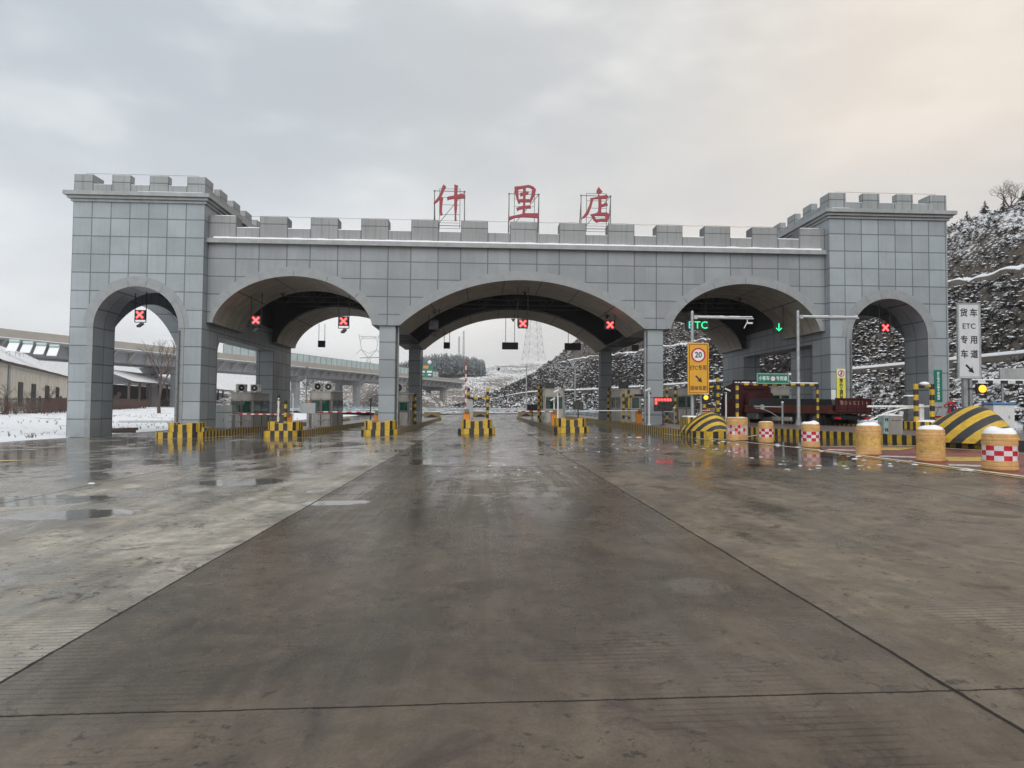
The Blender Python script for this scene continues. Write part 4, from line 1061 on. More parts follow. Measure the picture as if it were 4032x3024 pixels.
# the eave runs away from the road, so the wall facing the gate is local -y
for k, (x, w_) in enumerate(((-9., 1.5), (9.0, 2.0), (15.5, 2.2), (23.5, 2.6), (31, 2.4))):
    f_ = MB(); f_.box(x-.08, x+w_+.08, -.05, .02, 1.2, 3.65); fo = f_.build('window', MT['timber'], ht)
    g_ = MB(); g_.box(x, x+w_, -.07, -.045, 1.28, 3.57); g_.build('pane', MT['darkwin'], fo)
d_ = MB(); d_.tube([(4.5, -.1, .6), (4.5, -.1, 5.1)], .12, 8); d_.build('drain_pipe', MT['greypaint'], ht)
house('open_timber_shed', 'open timber shed with broad snowy roof seen through the end tower arch', (-58.0, 72.0), (-66.0, 132.0), 9, .6, 5.0, 7.2, MT['timber'], [], 5.0, True)
for k in range(7):
    pass
sh = bpy.data.objects['open_timber_shed']
for k in range(14):
    m_ = MB(); m_.box(k*4.3, k*4.3+.28, .1, .38, .5, 5.0); m_.build('post', MT['timber'], sh)
# solar water heaters on the house ridge
hd = Vector((-62.0+44.8, 63.0-26.0)).normalized(); hn = Vector((-hd.y, hd.x))
def heater(i):
    c = Vector((-52.0+.93*i, 38.0+.7*i))
    t = thing('solar_water_heater', ['solar water heater at the near end of the roof row, its green tank end showing', 'second snow covered solar water heater from the near end of the roof row', 'third snow covered solar water heater, last but one in the roof row', 'solar water heater at the far end of the roof row'][i], 'solar heater', (c.x, c.y, 6.95-.10*i), R(24), 'solar water heaters on the house roof'); t.scale = (.47, .85, .80)
    a = MB(); a.tube([(-.95, .95, 1.5), (.95, .95, 1.5)], .30, 14); a.build('tank', MT['tank'], t)
    b = MB(); b.quad((-.95, -.9, .15), (.95, -.9, .15), (.95, .85, 1.35), (-.95, .85, 1.35)); b.quad((-.95, -.9, .05), (-.95, .85, 1.25), (.95, .85, 1.25), (.95, -.9, .05)); b.box(-.95, .95, -.95, -.9, .03, .17); b.build('collector', MT['snow'], t)
    l = MB();
    for x in (-.85, .85):
        for (p, q) in (((x, .95, -.4), (x, .95, 1.3)), ((x, -.85, -.6), (x, -.85, .1)), ((x, -.85, -.2), (x, .95, .2))): l.tube([p, q], .03, 5)
    l.build('stand', MT['galvdark'], t)
for i in range(4): heater(i)

# ------------------------------------------------------------------ overpass
A = Vector((-112.0, -62.0)); B = Vector((-8.0, 214.0)); d = (B-A).normalized(); ang = math.atan2(d.y, d.x); L = (B-A).length
br = thing('overpass', 'long concrete highway overpass with a tan parapet crossing behind the toll gate', 'bridge', (A.x, A.y, 0), ang)
WD = 12.5    # local +y is the far side
gm = MB()
gm.prism([(0, 0), (1, 0), (1, 1), (0, 1)], 0, 0.01) if False else None
def sect(mb, pts, mi=0):
    n = len(pts); v = [(x, y, z) for x in (0, L) for y, z in pts]
    mb.add(v, [(i, (i+1) % n, n+(i+1) % n, n+i) for i in range(n)]+[tuple(range(n)), tuple(reversed(range(n, 2*n)))], mi)
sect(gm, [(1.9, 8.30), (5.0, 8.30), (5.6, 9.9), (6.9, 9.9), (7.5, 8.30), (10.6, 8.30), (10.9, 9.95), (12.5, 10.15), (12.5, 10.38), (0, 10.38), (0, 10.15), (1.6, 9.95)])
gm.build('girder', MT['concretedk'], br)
for y in (0.0, 12.25):
    p_ = MB(); p_.box(0, L, y, y+.25, 10.385, 11.6); p_.build('parapet', MT['parap'], br)
s_ = MB(); s_.box(0, L, -.09, .0, 10.36, 10.47); s_.build('snow_line', MT['snow'], br)
rbm = MB()
for k in range(int(L/3.4)):
    x = 2+k*3.4; rbm.add([(x, 1.6, 9.93), (x, 0.05, 10.14), (x, 1.2, 9.0), (x, 1.85, 8.32), (x+.22, 1.6, 9.93), (x+.22, .05, 10.14), (x+.22, 1.2, 9.0), (x+.22, 1.85, 8.32)], [(0, 1, 2, 3), (7, 6, 5, 4), (1, 5, 6, 2), (2, 6, 7, 3)])
rbm.build('bracket_ribs', MT['concrete'], br)['kind'] = 'stuff'
for k, x in enumerate((20, 55, 90, 125, 160, 195, 222, 250, 280)):
    p_ = MB();
    for y in (2.6, 8.3): p_.bbox(x-.8, x+.8, y, y+1.6, -1, 7.1, .12)
    p_.add([(x-1, 2.2, 7.1), (x+1, 2.2, 7.1), (x+1, 10.3, 7.1), (x-1, 10.3, 7.1), (x-1, .9, 8.28), (x+1, .9, 8.28), (x+1, 11.6, 8.28), (x-1, 11.6, 8.28)], [(0, 3, 2, 1), (4, 5, 6, 7), (0, 1, 5, 4), (1, 2, 6, 5), (2, 3, 7, 6), (3, 0, 4, 7)])
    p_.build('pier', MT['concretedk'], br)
nb = MB(); nbf = MB()
for k in range(44):
    x = 168+k*2.3
    nb.box(x+.06, x+2.2, .10, .15, 11.6, 13.3); nbf.box(x-.05, x+.05, .06, .2, 11.5, 13.4)
nbf.box(168, 268, .09, .16, 13.3, 13.38)
nb_ = nb.build('sound_barrier', MT['barrier_glass'], br); nbf.build('frame', MT['steelblue'], nb_)

# ------------------------------------------------------------------ pylons and masts
def lattice(name, label, x, y, z, hgt, wb_, wt, m, n=9, arms=True, heart=False, r=.09, rz=.3):
    t = thing(name, label, 'pylon', (x, y, z), rz); mb = MB()
    def cw(f): return lerp(wb_, wt, min(1, f**.75))/2
    for i in range(n):
        f0, f1 = i/n, (i+1)/n; a, b = cw(f0), cw(f1); z0, z1 = f0*hgt, f1*hgt
        c0 = [(-a, -a, z0), (a, -a, z0), (a, a, z0), (-a, a, z0)]; c1 = [(-b, -b, z1), (b, -b, z1), (b, b, z1), (-b, b, z1)]
        for k in range(4):
            mb.bar(c0[k], c1[k], r*1.7); mb.bar(c0[k], c1[(k+1) % 4], r); mb.bar(c0[(k+1) % 4], c1[k], r); mb.bar(c1[k], c1[(k+1) % 4], r)
    mb.build('tower_frame', m, t)
    h_ = MB()
    if heart:
        for s_ in (-1, 1):
            pts = [(s_*.8, 0, hgt), (s_*4.2, 0, hgt+4), (s_*4.8, 0, hgt+8.5), (s_*5.6, 0, hgt+12.5)]
            for p, q in zip(pts, pts[1:]): h_.bar(p, q, .45)
            for p, q in (((s_*4.2, 0, hgt+4), (s_*7, 0, hgt+1.5)), ((s_*4.8, 0, hgt+8.5), (s_*3.4, 0, hgt+11)), ((s_*3.4, 0, hgt+11), (0, 0, hgt+11.3))): h_.bar(p, q, .35)
        h_.bar((-5.6, 0, hgt+11.3), (5.6, 0, hgt+11.3), .45); h_.bar((-4.5, 0, hgt+10.2), (4.5, 0, hgt+10.2), .3); h_.bar((-4.3, 0, hgt+4), (0, 0, hgt+1.8), .35); h_.bar((4.3, 0, hgt+4), (0, 0, hgt+1.8), .35)
        h_.build('head', m, t)
    elif arms:
        for f_ in (.62, .78, .93):
            w_ = 4.4*(1.1-f_*.3)+1
            for s_ in (-1, 1): h_.bar((0, 0, f_*hgt+.5), (s_*w_, 0, f_*hgt), .16); h_.bar((0, 0, f_*hgt-.5), (s_*w_, 0, f_*hgt), .12)
        h_.build('cross_arm', m, t)
    return t
lattice('power_pylon', 'distant lattice power pylon with a rounded cup shaped head beyond the overpass', -66, 330, 8, 21, 6.5, 1.7, MT['pylon'], 7, heart=True, r=.16, rz=.15)
lattice('power_pylon', 'tall lattice power pylon on the hill, partly hidden by the middle arch', 20.5, 245, 22, 34, 8.0, 2.2, MT['pylon'], 10, r=.085)
for i, (dx, lb) in enumerate(((0, 'thin phone mast rising above the far pine wood'), (-3.2, 'shorter thin phone mast beside the taller one above the far pine wood'))):
    lattice('phone_mast', lb, -15.2+dx, 420, 24, 31-i*4, 1.5, .7, MT['pylon'], 9, arms=False, r=.12)['category'] = 'mast'
# overhead motorway sign far away
t = thing('motorway_sign', 'small green overhead motorway sign far down the road beside the rear pier', 'road sign', (-17.6, 150, 0))
m_ = MB(); m_.tube([(-2.6, 0, 0), (-2.6, 0, 12)], .16, 8); m_.build('mast', MT['galv'], t)
m_ = MB(); m_.bbox(-2.4, 1.5, -.12, 0, 9.6, 13.4, .02); m_.build('panel', MT['signgreen'], t)
m_ = MB(); m_.ball((.6, -.05, 13.9), .6, 0, 6); m_.box(-2.2, -.7, -.15, -.12, 11.0, 11.5); m_.box(-.1, 1.3, -.15, -.12, 11.0, 11.5); m_.box(-2.1, -1.2, -.15, -.12, 10.2, 10.6); m_.box(.2, 1.1, -.15, -.12, 10.2, 10.6); m_.build('legend', MT['bright'], t)
m_ = MB(); m_.box(-1.2, .3, -.15, -.12, 12.2, 13.0); m_.build('badge', MT['orange'], t)

# railing across the far end of the plaza, and a W-beam on the far curve
gr = thing('guardrail', 'long blue green railing crossing the far end of the toll plaza', 'guardrail', (0, 74, .4)); rb = MB(); pb_ = MB()
for z in (.35, .62, .9): rb.box(-34, 32, -.04, .04, z-.05, z+.05)
rb.build('rail', MT['steelblue'], gr)
for k in range(34):
    if k < 34: pb_.box(-34+k*2-.05, -34+k*2+.05, -.05, .05, 0, 1.0)
pb_.build('posts', MT['galv'], gr)['kind'] = 'stuff'
mb = MB(); sheet_pts = [(-60, 76), (46, 76), (46, 130), (-60, 130)]
mb.grid(lambda u, v: (lerp(-60, 46, u), lerp(74.5, 150, v), .45+.5*v+.25*noise.noise((u*14, v*9, 2))), 50, 40)
tag(mb.build('far_verge', MT['hill2'], smooth=True), kind='structure')
for i, (x, lb) in enumerate(((4.4, 'slim grey camera mast with one long arm beyond the middle arch'), (11.5, 'second slim grey camera mast nearer the rear pier of the middle arch'))):
    t = thing('camera_mast', lb, 'mast', (x, 60, .4), 0, 'slim masts beyond the gate'); m_ = MB(); m_.tube([(0, 0, 0), (0, 0, 7.2)], [.12, .08], 8); m_.build('pole', MT['galv'], t)
    m_ = MB(); m_.tube([(0, 0, 6.9), (-4.6+i*.4, 0, 7.0)], [.07, .05], 6); m_.build('arm', MT['galv'], t); m_ = MB(); m_.bbox(-4.2, -3.9, -.15, .15, 6.35, 6.8, .03); m_.build('camera', MT['blackcase'], t)
for i, (x, y, hh) in enumerate(((-31.5, 62, 6.6), (-27.6, 62, 6.4), (-15.5, 70, 9.0))):
    t = thing('street_lamp', ['slim lamp post beyond the first toll booth', 'slim lamp post just behind the rear pier beyond the first booth', 'tall thin street lamp with a long arm before the overpass'][i], 'street lamp', (x, y, .4)); m_ = MB(); m_.tube([(0, 0, 0), (0, 0, hh)], [.10, .06], 8); m_.build('pole', MT['galvdark'], t)
    m_ = MB(); m_.ball((0, 0, hh+.15), .22, 0, 6) if i < 2 else m_.tube([(0, 0, hh-.1), (-6, 0, hh-.3)], .05, 6); m_.build('lamp_head', MT['galvdark'], t)

# dry grass poking through the snow on the verge
rs = random.Random(21); mb = MB()
for i in range(700):
    x = -22.9-abs(rs.gauss(0, 7)); y = rs.uniform(-9, 46); z = gz(x)+.04; hh = rs.uniform(.08, .26);
    if noise.noise((x*.3, y*.3, 8)) < -.05: continue
    for k in range(4):
        a = rs.uniform(0, 6.28); mb.add([(x+.02*math.cos(a), y+.02*math.sin(a), z), (x-.02*math.cos(a), y-.02*math.sin(a), z), (x+rs.uniform(-.12, .12), y+rs.uniform(-.12, .12), z+hh)], [(0, 1, 2)])
tag(mb.build('dry_grass', M('dry_grass_blades', (.16, .125, .085), .8, var=.3)), kind='stuff')
# ------------------------------------------------------------------ traffic islands
KH = .27
def striped(mb, poly, z0, z1, pitch=.17, ph=0, mats=(0, 1), closed=False):
    """vertical stripes along a polyline of (x, y[, zoffset])"""
    pts = [Vector(p[:2]) for p in poly]
    if closed: pts.append(pts[0])
    k = ph
    for a, b in zip(pts, pts[1:]):
        L = (b-a).length; n = max(1, round(L/pitch))
        for i in range(n):
            p, q = a.lerp(b, i/n), a.lerp(b, (i+1)/n); m = mats[k % 2]; k += 1
            f0 = z0(p.x) if callable(z0) else z0; f1 = z0(q.x) if callable(z0) else z0; g0 = z1(p.x) if callable(z1) else z1; g1 = z1(q.x) if callable(z1) else z1
            mb.quad((p.x, p.y, f0), (q.x, q.y, f1), (q.x, q.y, g1), (p.x, p.y, g0), m)
    return k
YB = [MT['yellow'], MT['black']]
def island(label, poly, full, tanfrom=1.2):
    """poly: plan outline, nose vertices first (counter clockwise from the near left)"""
    cx = sum(p[0] for p in poly)/len(poly); t = thing('traffic_island', label, 'traffic island', (cx, poly[0][1], 0), 0, 'raised toll islands between the lanes')
    P = [(x-cx, y-poly[0][1]) for x, y in poly]; zb_ = lambda x: gz(x+cx)-.05; zt = lambda x: gz(x+cx)+KH
    kb = MB(); n = len(P); k = 0
    for i in range(n):
        a, b = P[i], P[(i+1) % n]; L = math.dist(a, b)
        if full or max(a[1], b[1]) < tanfrom+.01: k = striped(kb, [a, b], zb_, zt, .215 if max(a[1], b[1]) < 1.3 else .19, k)
        else:
            m_ = max(1, int(L/1.5))
            for j in range(m_):
                p = (lerp(a[0], b[0], j/m_), lerp(a[1], b[1], j/m_)); q = (lerp(a[0], b[0], (j+1)/m_), lerp(a[1], b[1], (j+1)/m_))
                kb.quad((*p, zb_(p[0])), (*q, zb_(q[0])), (*q, zt(q[0])), (*p, zt(p[0])), 2)
    kb.build('kerb', YB+[MT['kerbtan']], t)
    tb = MB(); ins = P; tb.add([(x, y, zt(x)-.002) for x, y in ins], [tuple(range(n))]); tb.build('paving', MT['islandtop'], t)
    return t
def std_island(label, x0, x1, yn, yr, full):
    c = .42; return island(label, [(x0+c*.75, yn), (x1-c*.75, yn), (x1, yn+c), (x1, yn+1.2), (x1, yr-1.5), (x1-.6, yr), (x0+.6, yr), (x0, yr-1.5), (x0, yn+1.2), (x0, yn+c)], full)
std_island('striped toll island before the first tower, carrying the grey electrical cabinet', -17.2, -15.04, -2.0, 33, True)
std_island('striped toll island with the grey box on a post', -12.35, -10.50, -2.0, 33, True)
std_island('toll island around the first pier, tan kerb behind striped nose', -7.75, -6.05, -2.0, 33, False)
std_island('toll island under the middle arch with the raised boom', -3.2, -1.42, -2.0, 33, False)
std_island('toll island under the middle arch with the cream booth and orange barrier', 1.42, 3.15, -1.6, 33, False)
island('long striped island carrying the yellow speed limit sign and the second pier', [(6.42, -8.35), (7.45, -8.35), (8.0, -7.6), (8.05, -2), (7.9, 33), (6.7, 34), (6.5, 33), (6.15, 2), (6.1, -7.6)], True)
island('wide slanting striped island with the big chevron hump and info box', [(12.2, -16.2), (14.2, -16.4), (14.9, -15.4), (15.2, -9), (13.6, -3.6), (12.1, 4), (12.1, 33), (9.9, 33), (9.75, -4.2), (11.7, -15.4)], True)
island('striped island before the tower behind the red truck', [(15.6, -4.2), (17.1, -4.2), (17.4, -3.6), (17.3, 14), (15.4, 14), (15.3, -3.6)], True)

def nose(label, x, y, rz=0):
    t = thing('striped_nose_block', label, 'kerb block', (x, y, gz(x)+KH), rz, 'striped end blocks of the toll islands')
    b = MB(); H = .41; Hm = .34
    # left and right shoulders, forward middle
    for s_ in (-1, 1):
        pl = [(s_*.29, -.02), (s_*.52, .0), (s_*.73, .34), (s_*.75, .95), (s_*.48, .95), (s_*.29, .5)]
        if s_ < 0: pl = pl[::-1]
        striped(b, pl+[pl[0]], 0, H, .165, 0 if s_ > 0 else 1); b.add([(px_, py_, H) for px_, py_ in pl], [tuple(range(6))], 0)
    pl = [(-.29, -.06), (.29, -.06), (.29, .45), (-.29, .45)]; striped(b, pl+[pl[0]], 0, Hm, .19, 1); b.add([(px_, py_, Hm) for px_, py_ in pl], [(0, 1, 2, 3)], 0)
    b.build('block', YB, t); s2 = MB(); s2.box(-.46, .46, .5, .93, -.01, .12); s2.build('fill', MT['islandtop'], t)
    return t
nb0 = nose('striped end block of the island under the middle arch, below the raised boom', -2.31, -1.62)
clone(nb0, (-16.05, -1.62, gz(-16.05)+KH), 0, 'striped end block before the first tower, with a low step at its side')
clone(nb0, (-11.45, -1.62, gz(-11.45)+KH), 0, 'striped end block below the orange cabinet between the first two booths')
clone(nb0, (-6.93, -1.62, gz(-6.93)+KH), 0, 'striped end block at the foot of the first middle arch pier')
clone(nb0, (2.3, -1.2, gz(2.3)+KH), 0, 'striped end block beside the orange barrier and white camera pole')
rb0 = MB();
for i, (x, lb) in enumerate(((-6.9, 'yellow rear end block far behind the first pier'), (-2.2, 'yellow rear end block seen between the two posts under the middle arch'), (2.3, 'yellow rear end block behind the cream booth'))):
    t = thing('striped_nose_block', lb, 'kerb block', (x, 31.4, gz(x)+KH), math.pi, 'striped end blocks of the toll islands'); m_ = MB(); pl = [(-.62, .5), (-.62, 1.3), (-.75, 1.3), (-.75, .3), (-.4, 0), (.4, 0), (.75, .3), (.75, 1.3), (.62, 1.3), (.62, .5), (.35, .3), (-.35, .3)][::-1]
    m_.prism([(-.75, .3), (-.4, 0), (.4, 0), (.75, .3), (.75, 1.2), (-.75, 1.2)], 0, .52); m_.build('block', MT['kerbtan'], t); m_ = MB(); m_.plate([(-.5, .05), (0, .30), (.5, .05)], 1.19, 1.24); m_.build('chevron_patch', MT['black'], t)
    m_ = MB(); m_.box(-.7, .7, .15, 1.1, .52, .56); m_.build('snow_cap', MT['snow'], t)
t = MB(); striped(t, [(.70, -.55), (.98, -.45), (.98, .35), (.70, .35), (.70, -.55)], 0, .19, .12); t.add([(.70, -.55, .19), (.98, -.45, .19), (.98, .35, .19), (.70, .35, .19)], [(0, 1, 2, 3)])
tag(t.build('low_kerb_step', YB, None, (-16.05, -.6, gz(-16)+KH)), 'small low striped step beside the first end block', 'kerb block')

# chevron humps
def hump(label, x, y, rz, W, Ln, H, m, tail=None):
    t = thing('chevron_hump', label, 'crash cushion', (x, y, gz(x)+KH-.01), rz, 'chevron striped humps on the island noses')
    b = MB()
    def fn(u, v):
        a = (u-.5)*2; rise = math.sin(min(1, .05+v*Ln/(1.15*H))*math.pi/2)**.85; w_ = W/2*(.30+.70*math.sin(min(1, v*Ln/1.25)*math.pi/2))
        fall = 1-.35*max(0, (v-.55)/.45)**1.6
        return (a*w_, v*Ln, H*rise*fall*max(0, 1-abs(a)**1.7)**.66)
    b.grid(fn, 36, 36); bk = [fn(i/36, 1.) for i in range(37)]; b.add([(bk[0][0], bk[0][1], -.12)]+bk+[(bk[-1][0], bk[-1][1], -.12)], [tuple(range(39))])
    fr = [fn(0, 1-i/36) for i in range(37)]+[fn(i/36, 0) for i in range(1, 37)]+[fn(1, i/36) for i in range(1, 37)]; b.add(fr+[(x, y, -.12) for x, y, z in fr], [(i, i+1, len(fr)+i+1, len(fr)+i) for i in range(len(fr)-1)])
    b.build('shell', m, t, smooth=True)
    return t
MT['chev1'] = chevron('chevron_paint', .44, 0., 1., .30, .85)
MT['chev2'] = chevron('chevron_paint_large', .56, 0., 1., .15, .85)
hump('rounded chevron hump on the island nose below the yellow speed limit sign', 6.98, -8.2, R(4), 1.66, 2.0, .72, MT['chev1'])
hump('largest chevron striped hump, below the white truck lane sign', 12.15, -15.55, R(16), 1.72, 1.9, .92, MT['chev2'])
t = thing('striped_side_block', 'small black and yellow block with snow cap at the side of the first chevron hump', 'kerb block', (6.35, -6.6, gz(6.4)+KH)); m_ = MB(); striped(m_, [(-.22, -.3), (.22, -.3), (.22, .7), (-.22, .7), (-.22, -.3)], 0, .52, .105); m_.add([(-.22, -.3, .52), (.22, -.3, .52), (.22, .7, .52), (-.22, .7, .52)], [(0, 1, 2, 3)]); m_.build('block', YB, t)
m_ = MB(); m_.bbox(-.2, .2, -.28, .5, .52, .57, .03); m_.build('snow_cap', MT['snow'], t)
t = thing('striped_side_block', 'long low striped block under the black and yellow gate frame, snow on top', 'kerb block', (14.35, -9.2, gz(14.3)+KH)); m_ = MB(); pl = [(-.65, -.3), (.7, -.3), (.7, .5), (-.65, .5)]; striped(m_, pl+[pl[0]], 0, .30, .16); m_.add([(a, b, .30) for a, b in pl], [(0, 1, 2, 3)]); m_.build('block', YB, t)
m_ = MB(); m_.ball((.1, .1, .28), .45, 0, 8, .2); m_.build('snow_cap', MT['snow'], t)

# ------------------------------------------------------------------ toll booths
def booth(name, label, x0, x1, y0, dep, hgt, front='win2', panel='booth', side_w=True):
    z = gz((x0+x1)/2)+KH; t = thing(name, label, 'toll booth', ((x0+x1)/2, y0, z), 0, 'toll booths on the islands'); hw = (x1-x0)/2
    b = MB(); c = .10
    b.prism([(-hw+c, 0), (hw-c, 0), (hw, c), (hw, dep-c), (hw-c, dep), (-hw+c, dep), (-hw, dep-c), (-hw, c)], 0, hgt); b.build('body', MT[panel], t)
    r = MB(); r.bbox(-hw-.04, hw+.04, -.04, dep+.04, hgt-.40, hgt-.36, .01); r.bbox(-hw-.05, hw+.05, -.05, dep+.05, hgt, hgt+.06, .02); r.build('roof_trim', MT[panel], t)
    f = MB(); f.box(-hw+.1, hw-.1, -.018, -.002, .76, .81); f.box(-.03, .03, -.02, -.002, .05, hgt-.42); f.box(-hw+.08, -hw+.12, -.02, -.002, .05, hgt-.42); f.box(hw-.12, hw-.08, -.02, -.002, .05, hgt-.42)
    for s_ in (-1, 1):
        xx = s_*(hw+.002); a_, b_ = sorted((xx, xx+s_*.018))
        for yy in (.12, dep*.5, dep-.16): f.box(a_, b_, yy, yy+.045, .05, hgt-.42)
        f.box(a_, b_, .12, dep-.1, .76, .81)
    f.build('frame', MT['boothframe'] if panel == 'booth' else MT['galv'], t)
    def win(pts, dark=True):
        g = MB(); g.quad(*pts); g.build('window', MT['glass'] if dark else MT['darkwin'], t)
    z0, z1 = .84, hgt-.46
    win([(-hw+.14, -.006, z0), (-.05, -.006, z0), (-.05, -.006, z1), (-hw+.14, -.006, z1)]); win([(.05, -.006, z0), (hw-.14, -.006, z0), (hw-.14, -.006, z1), (.05, -.006, z1)])
    for s_ in (-1, 1):
        xx = s_*(hw+.006)
        for ya, yb in ((.20, dep*.5-.03), (dep*.5+.08, dep-.2)): win([(xx, ya, z0), (xx, yb, z0), (xx, yb, z1), (xx, ya, z1)])
    # things inside the glass: a counter and a seat back
    return t
bt = [booth('toll_booth', 'steel toll booth behind the grey cabinet, two air conditioners on its roof', -16.55, -15.25, 5.4, 2.9, 1.95),
      booth('toll_booth', 'steel toll booth behind the grey box on a post, air conditioner fan on roof', -11.80, -10.52, 4.5, 2.8, 1.95),
      booth('toll_booth', 'steel toll booth half hidden behind the first middle arch pier', -7.35, -6.12, 4.2, 2.5, 1.78),
      booth('toll_booth', 'cream toll booth with a dark screen on its roof under the middle arch', 1.72, 3.03, 7.0, 2.6, 2.02, panel='boothlight'),
      booth('toll_booth', 'pale toll booth behind black and yellow pipe frames near the second pier', 6.35, 7.6, 6.2, 3.0, 1.95, panel='boothlight'),
      booth('toll_booth', 'grey toll booth seen between the second pier and the yellow sign', 10.3, 11.6, 8.0, 2.8, 2.0),
      booth('toll_booth', 'toll booth with green glass behind the truck bed, under the tower', 15.0, 16.3, 5.0, 2.8, 1.95, panel='boothlight')]
def aircon(label, x, y, z, rz=0):
    t = thing('air_conditioner', label, 'air conditioner', (x, y, z), rz, 'air conditioners on the booth roofs'); b = MB(); b.bbox(-.36, .36, -.14, .14, .05, .55, .025); b.build('case', MT['acgrey'], t)
    f = MB(); f.tube([(-.10, -.143, .30), (-.10, -.155, .30)], .215, 24); f.build('fan_grille', MT['blackcase'], t)
    h_ = MB(); h_.tube([(-.10, -.156, .30), (-.10, -.168, .30)], .055, 12); h_.build('fan_hub', MT['white'], t); g = MB(); g.tube([(.24, -.142, .42), (.24, -.15, .42)], .045, 10); g.build('badge', MT['blackcase'], t)
    for x_ in (-.27, .27):
        l = MB(); l.box(x_-.03, x_+.03, -.16, .16, 0, .05); l.build('foot', MT['galvdark'], t)
    return t
ac = aircon('air conditioner facing the road on the half hidden booth by the first pier', -6.72, 4.5, gz(-6.7)+KH+1.84)
def acl(x, y, bx, h, rz, lb):
    c_ = clone(ac, (x, y, gz(bx)+KH+h), rz, lb); c_.scale = (.84, .84, .84); return c_
acl(-16.1, 5.9, -15.9, 2.01, .9, 'smaller air conditioner turned sideways on the first booth roof'); acl(-15.4, 6.3, -15.9, 2.01, .2, 'air conditioner with dark fan on the first booth roof, second of two')
acl(-11.45, 4.9, -11.2, 2.01, .75, 'air conditioner turned sideways on the second booth roof'); acl(-10.85, 5.3, -11.2, 2.01, .15, 'air conditioner with a black fan ring on the second booth roof')

# ------------------------------------------------------------------ roadside equipment
def cabinet(name, label, cat, x, y, w_, d_, h_, z=None, m='greypaint', split=True):
    z = gz(x)+KH if z is None else z; t = thing(name, label, cat, (x, y, z)); b = MB(); b.bbox(-w_/2, w_/2, 0, d_, 0, h_*.70 if split else h_, .01); b.build('lower_case', MT[m], t)
    if split:
        u = MB(); u.bbox(-w_/2-.0, w_/2+.01, -.06, d_, h_*.705, h_, .015); u.build('upper_case', MT[m], t)
        for s_ in (-1, 1):
            dr = MB(); a_, b_ = sorted((s_*.012, s_*(w_/2-.02))); dr.box(a_, b_, -.012, 0, .03, h_*.68); dr.build('door', MT[m], t)
        hd_ = MB(); hd_.box(-.035, -.02, -.03, -.012, h_*.3, h_*.42); hd_.build('handle', MT['blackcase'], t)
    return t
cabinet('electrical_cabinet', 'grey two part steel cabinet before the first toll booth', 'cabinet', -16.13, 3.5, .88, .5, 1.24)
t = thing('control_box', 'wide grey box on a single post by the second booth', 'control box', (-11.22, 2.0, gz(-11.2)+KH)); m_ = MB(); m_.bbox(-.40, .40, 0, .25, .76, 1.31, .02); m_.build('case', MT['greypaint'], t)
m_ = MB(); m_.box(-.07, .05, .08, .2, 0, .76); m_.box(.24, .30, .1, .16, 0, .76); m_.build('post', MT['galv'], t); m_ = MB(); m_.tube([(.02, .1, 1.31), (.02, .1, 1.42)], .03, 8); m_.ball((.02, .1, 1.43), .04, 0, 6); m_.build('beacon', MT['orange'], t)

def barrier(label, x, y, length, zarm, raised=False, side=-1, redstripes=True, body=True, z=None, h_=.80):
    z = gz(x)+KH if z is None else z; t = thing('boom_barrier', label, 'boom barrier', (x, y, z), 0, 'boom barriers at the toll lanes')
    c = MB(); c.bbox(-.16, .16, -.14, .14, 0, h_-.10, .025); c.bbox(-.18, .18, -.16, .16, h_-.10, h_, .04); c.build('cabinet', MT['orange'], t)
    d_ = MB(); d_.box(-.13, .13, -.15, -.14, .08, h_-.22); d_.build('door', MT['orange'], t)
    a = MB(); za = zarm-z; n = 12
    for i in range(n):
        u0, u1 = i/n, (i+1)/n; m = (1 if i % 2 else 0) if redstripes else 0
        p, q = ((side*(.1+u0*length), -.2, za), (side*(.1+u1*length), -.2, za)) if not raised else ((-.06, -.2, za+u0*length), (-.06, -.2, za+u1*length))
        a.tube([p, q], .034 if redstripes else .028, 8, m)
    a.build('arm', [MT['white'], MT['red']], t); hb = MB(); hb.bbox(-.10, .10, -.24, -.145, za-.09, za+.09, .02); hb.build('hub', MT['galvdark'], t)
    return t
barrier('orange barrier with lowered boom reaching toward the first booth', -11.86, 1.0, 2.35, 1.085)
barrier('orange barrier with boom half hidden behind the first middle arch pier', -7.5, 1.6, 2.9, 1.22)
barrier('barrier with its red and white boom raised upright under the middle arch', -2.82, .1, 2.45, 1.35, True)
barrier('orange barrier with lowered red and white boom beside the cream booth', 1.80, 2.0, 2.5, 1.33)
barrier('orange barrier with long white boom before the second pier', 6.64, 3.0, 3.0, 1.39, redstripes=False)
barrier('faded orange barrier on the island behind the yellow sign', 9.95, 1.0, .6, 1.45)

def ybpost(mb, a, b, r, pitch=.22, ph=0):
    a = Vector(a); b = Vector(b); L = (b-a).length; n = max(1, round(L/pitch))
    for i in range(n): mb.tube([a.lerp(b, i/n), a.lerp(b, (i+1)/n)], r, 10, (i+ph) % 2)
def ybframe(label, x, y, w_, h_, barz=None, loop=False, r=.075, top=False, z=None):
    z = gz(x)+KH if z is None else z; t = thing('guard_frame', label, 'guard frame', (x, y, z), 0, 'black and yellow pipe guards')
    for s_ in (-1, 1):
        m_ = MB(); ybpost(m_, (s_*w_/2, 0, 0), (s_*w_/2, 0, h_), r, .21, 0 if s_ < 0 else 1); m_.build('post', YB, t)
    if barz or top:
        m_ = MB(); zz = h_-r if top else barz; ybpost(m_, (-w_/2+r, 0, zz), (w_/2-r, 0, zz), r*.8, .2, 1); m_.build('crossbar', YB, t)
    return t
ybframe('two black and yellow posts joined by a bar under the middle arch', -2.28, 3.0, 1.05, 2.05, 1.48)
m_ = ybframe('black and yellow twin posts beside the orange barrier near the first booth', -12.02, .3, .34, 1.45, top=False)
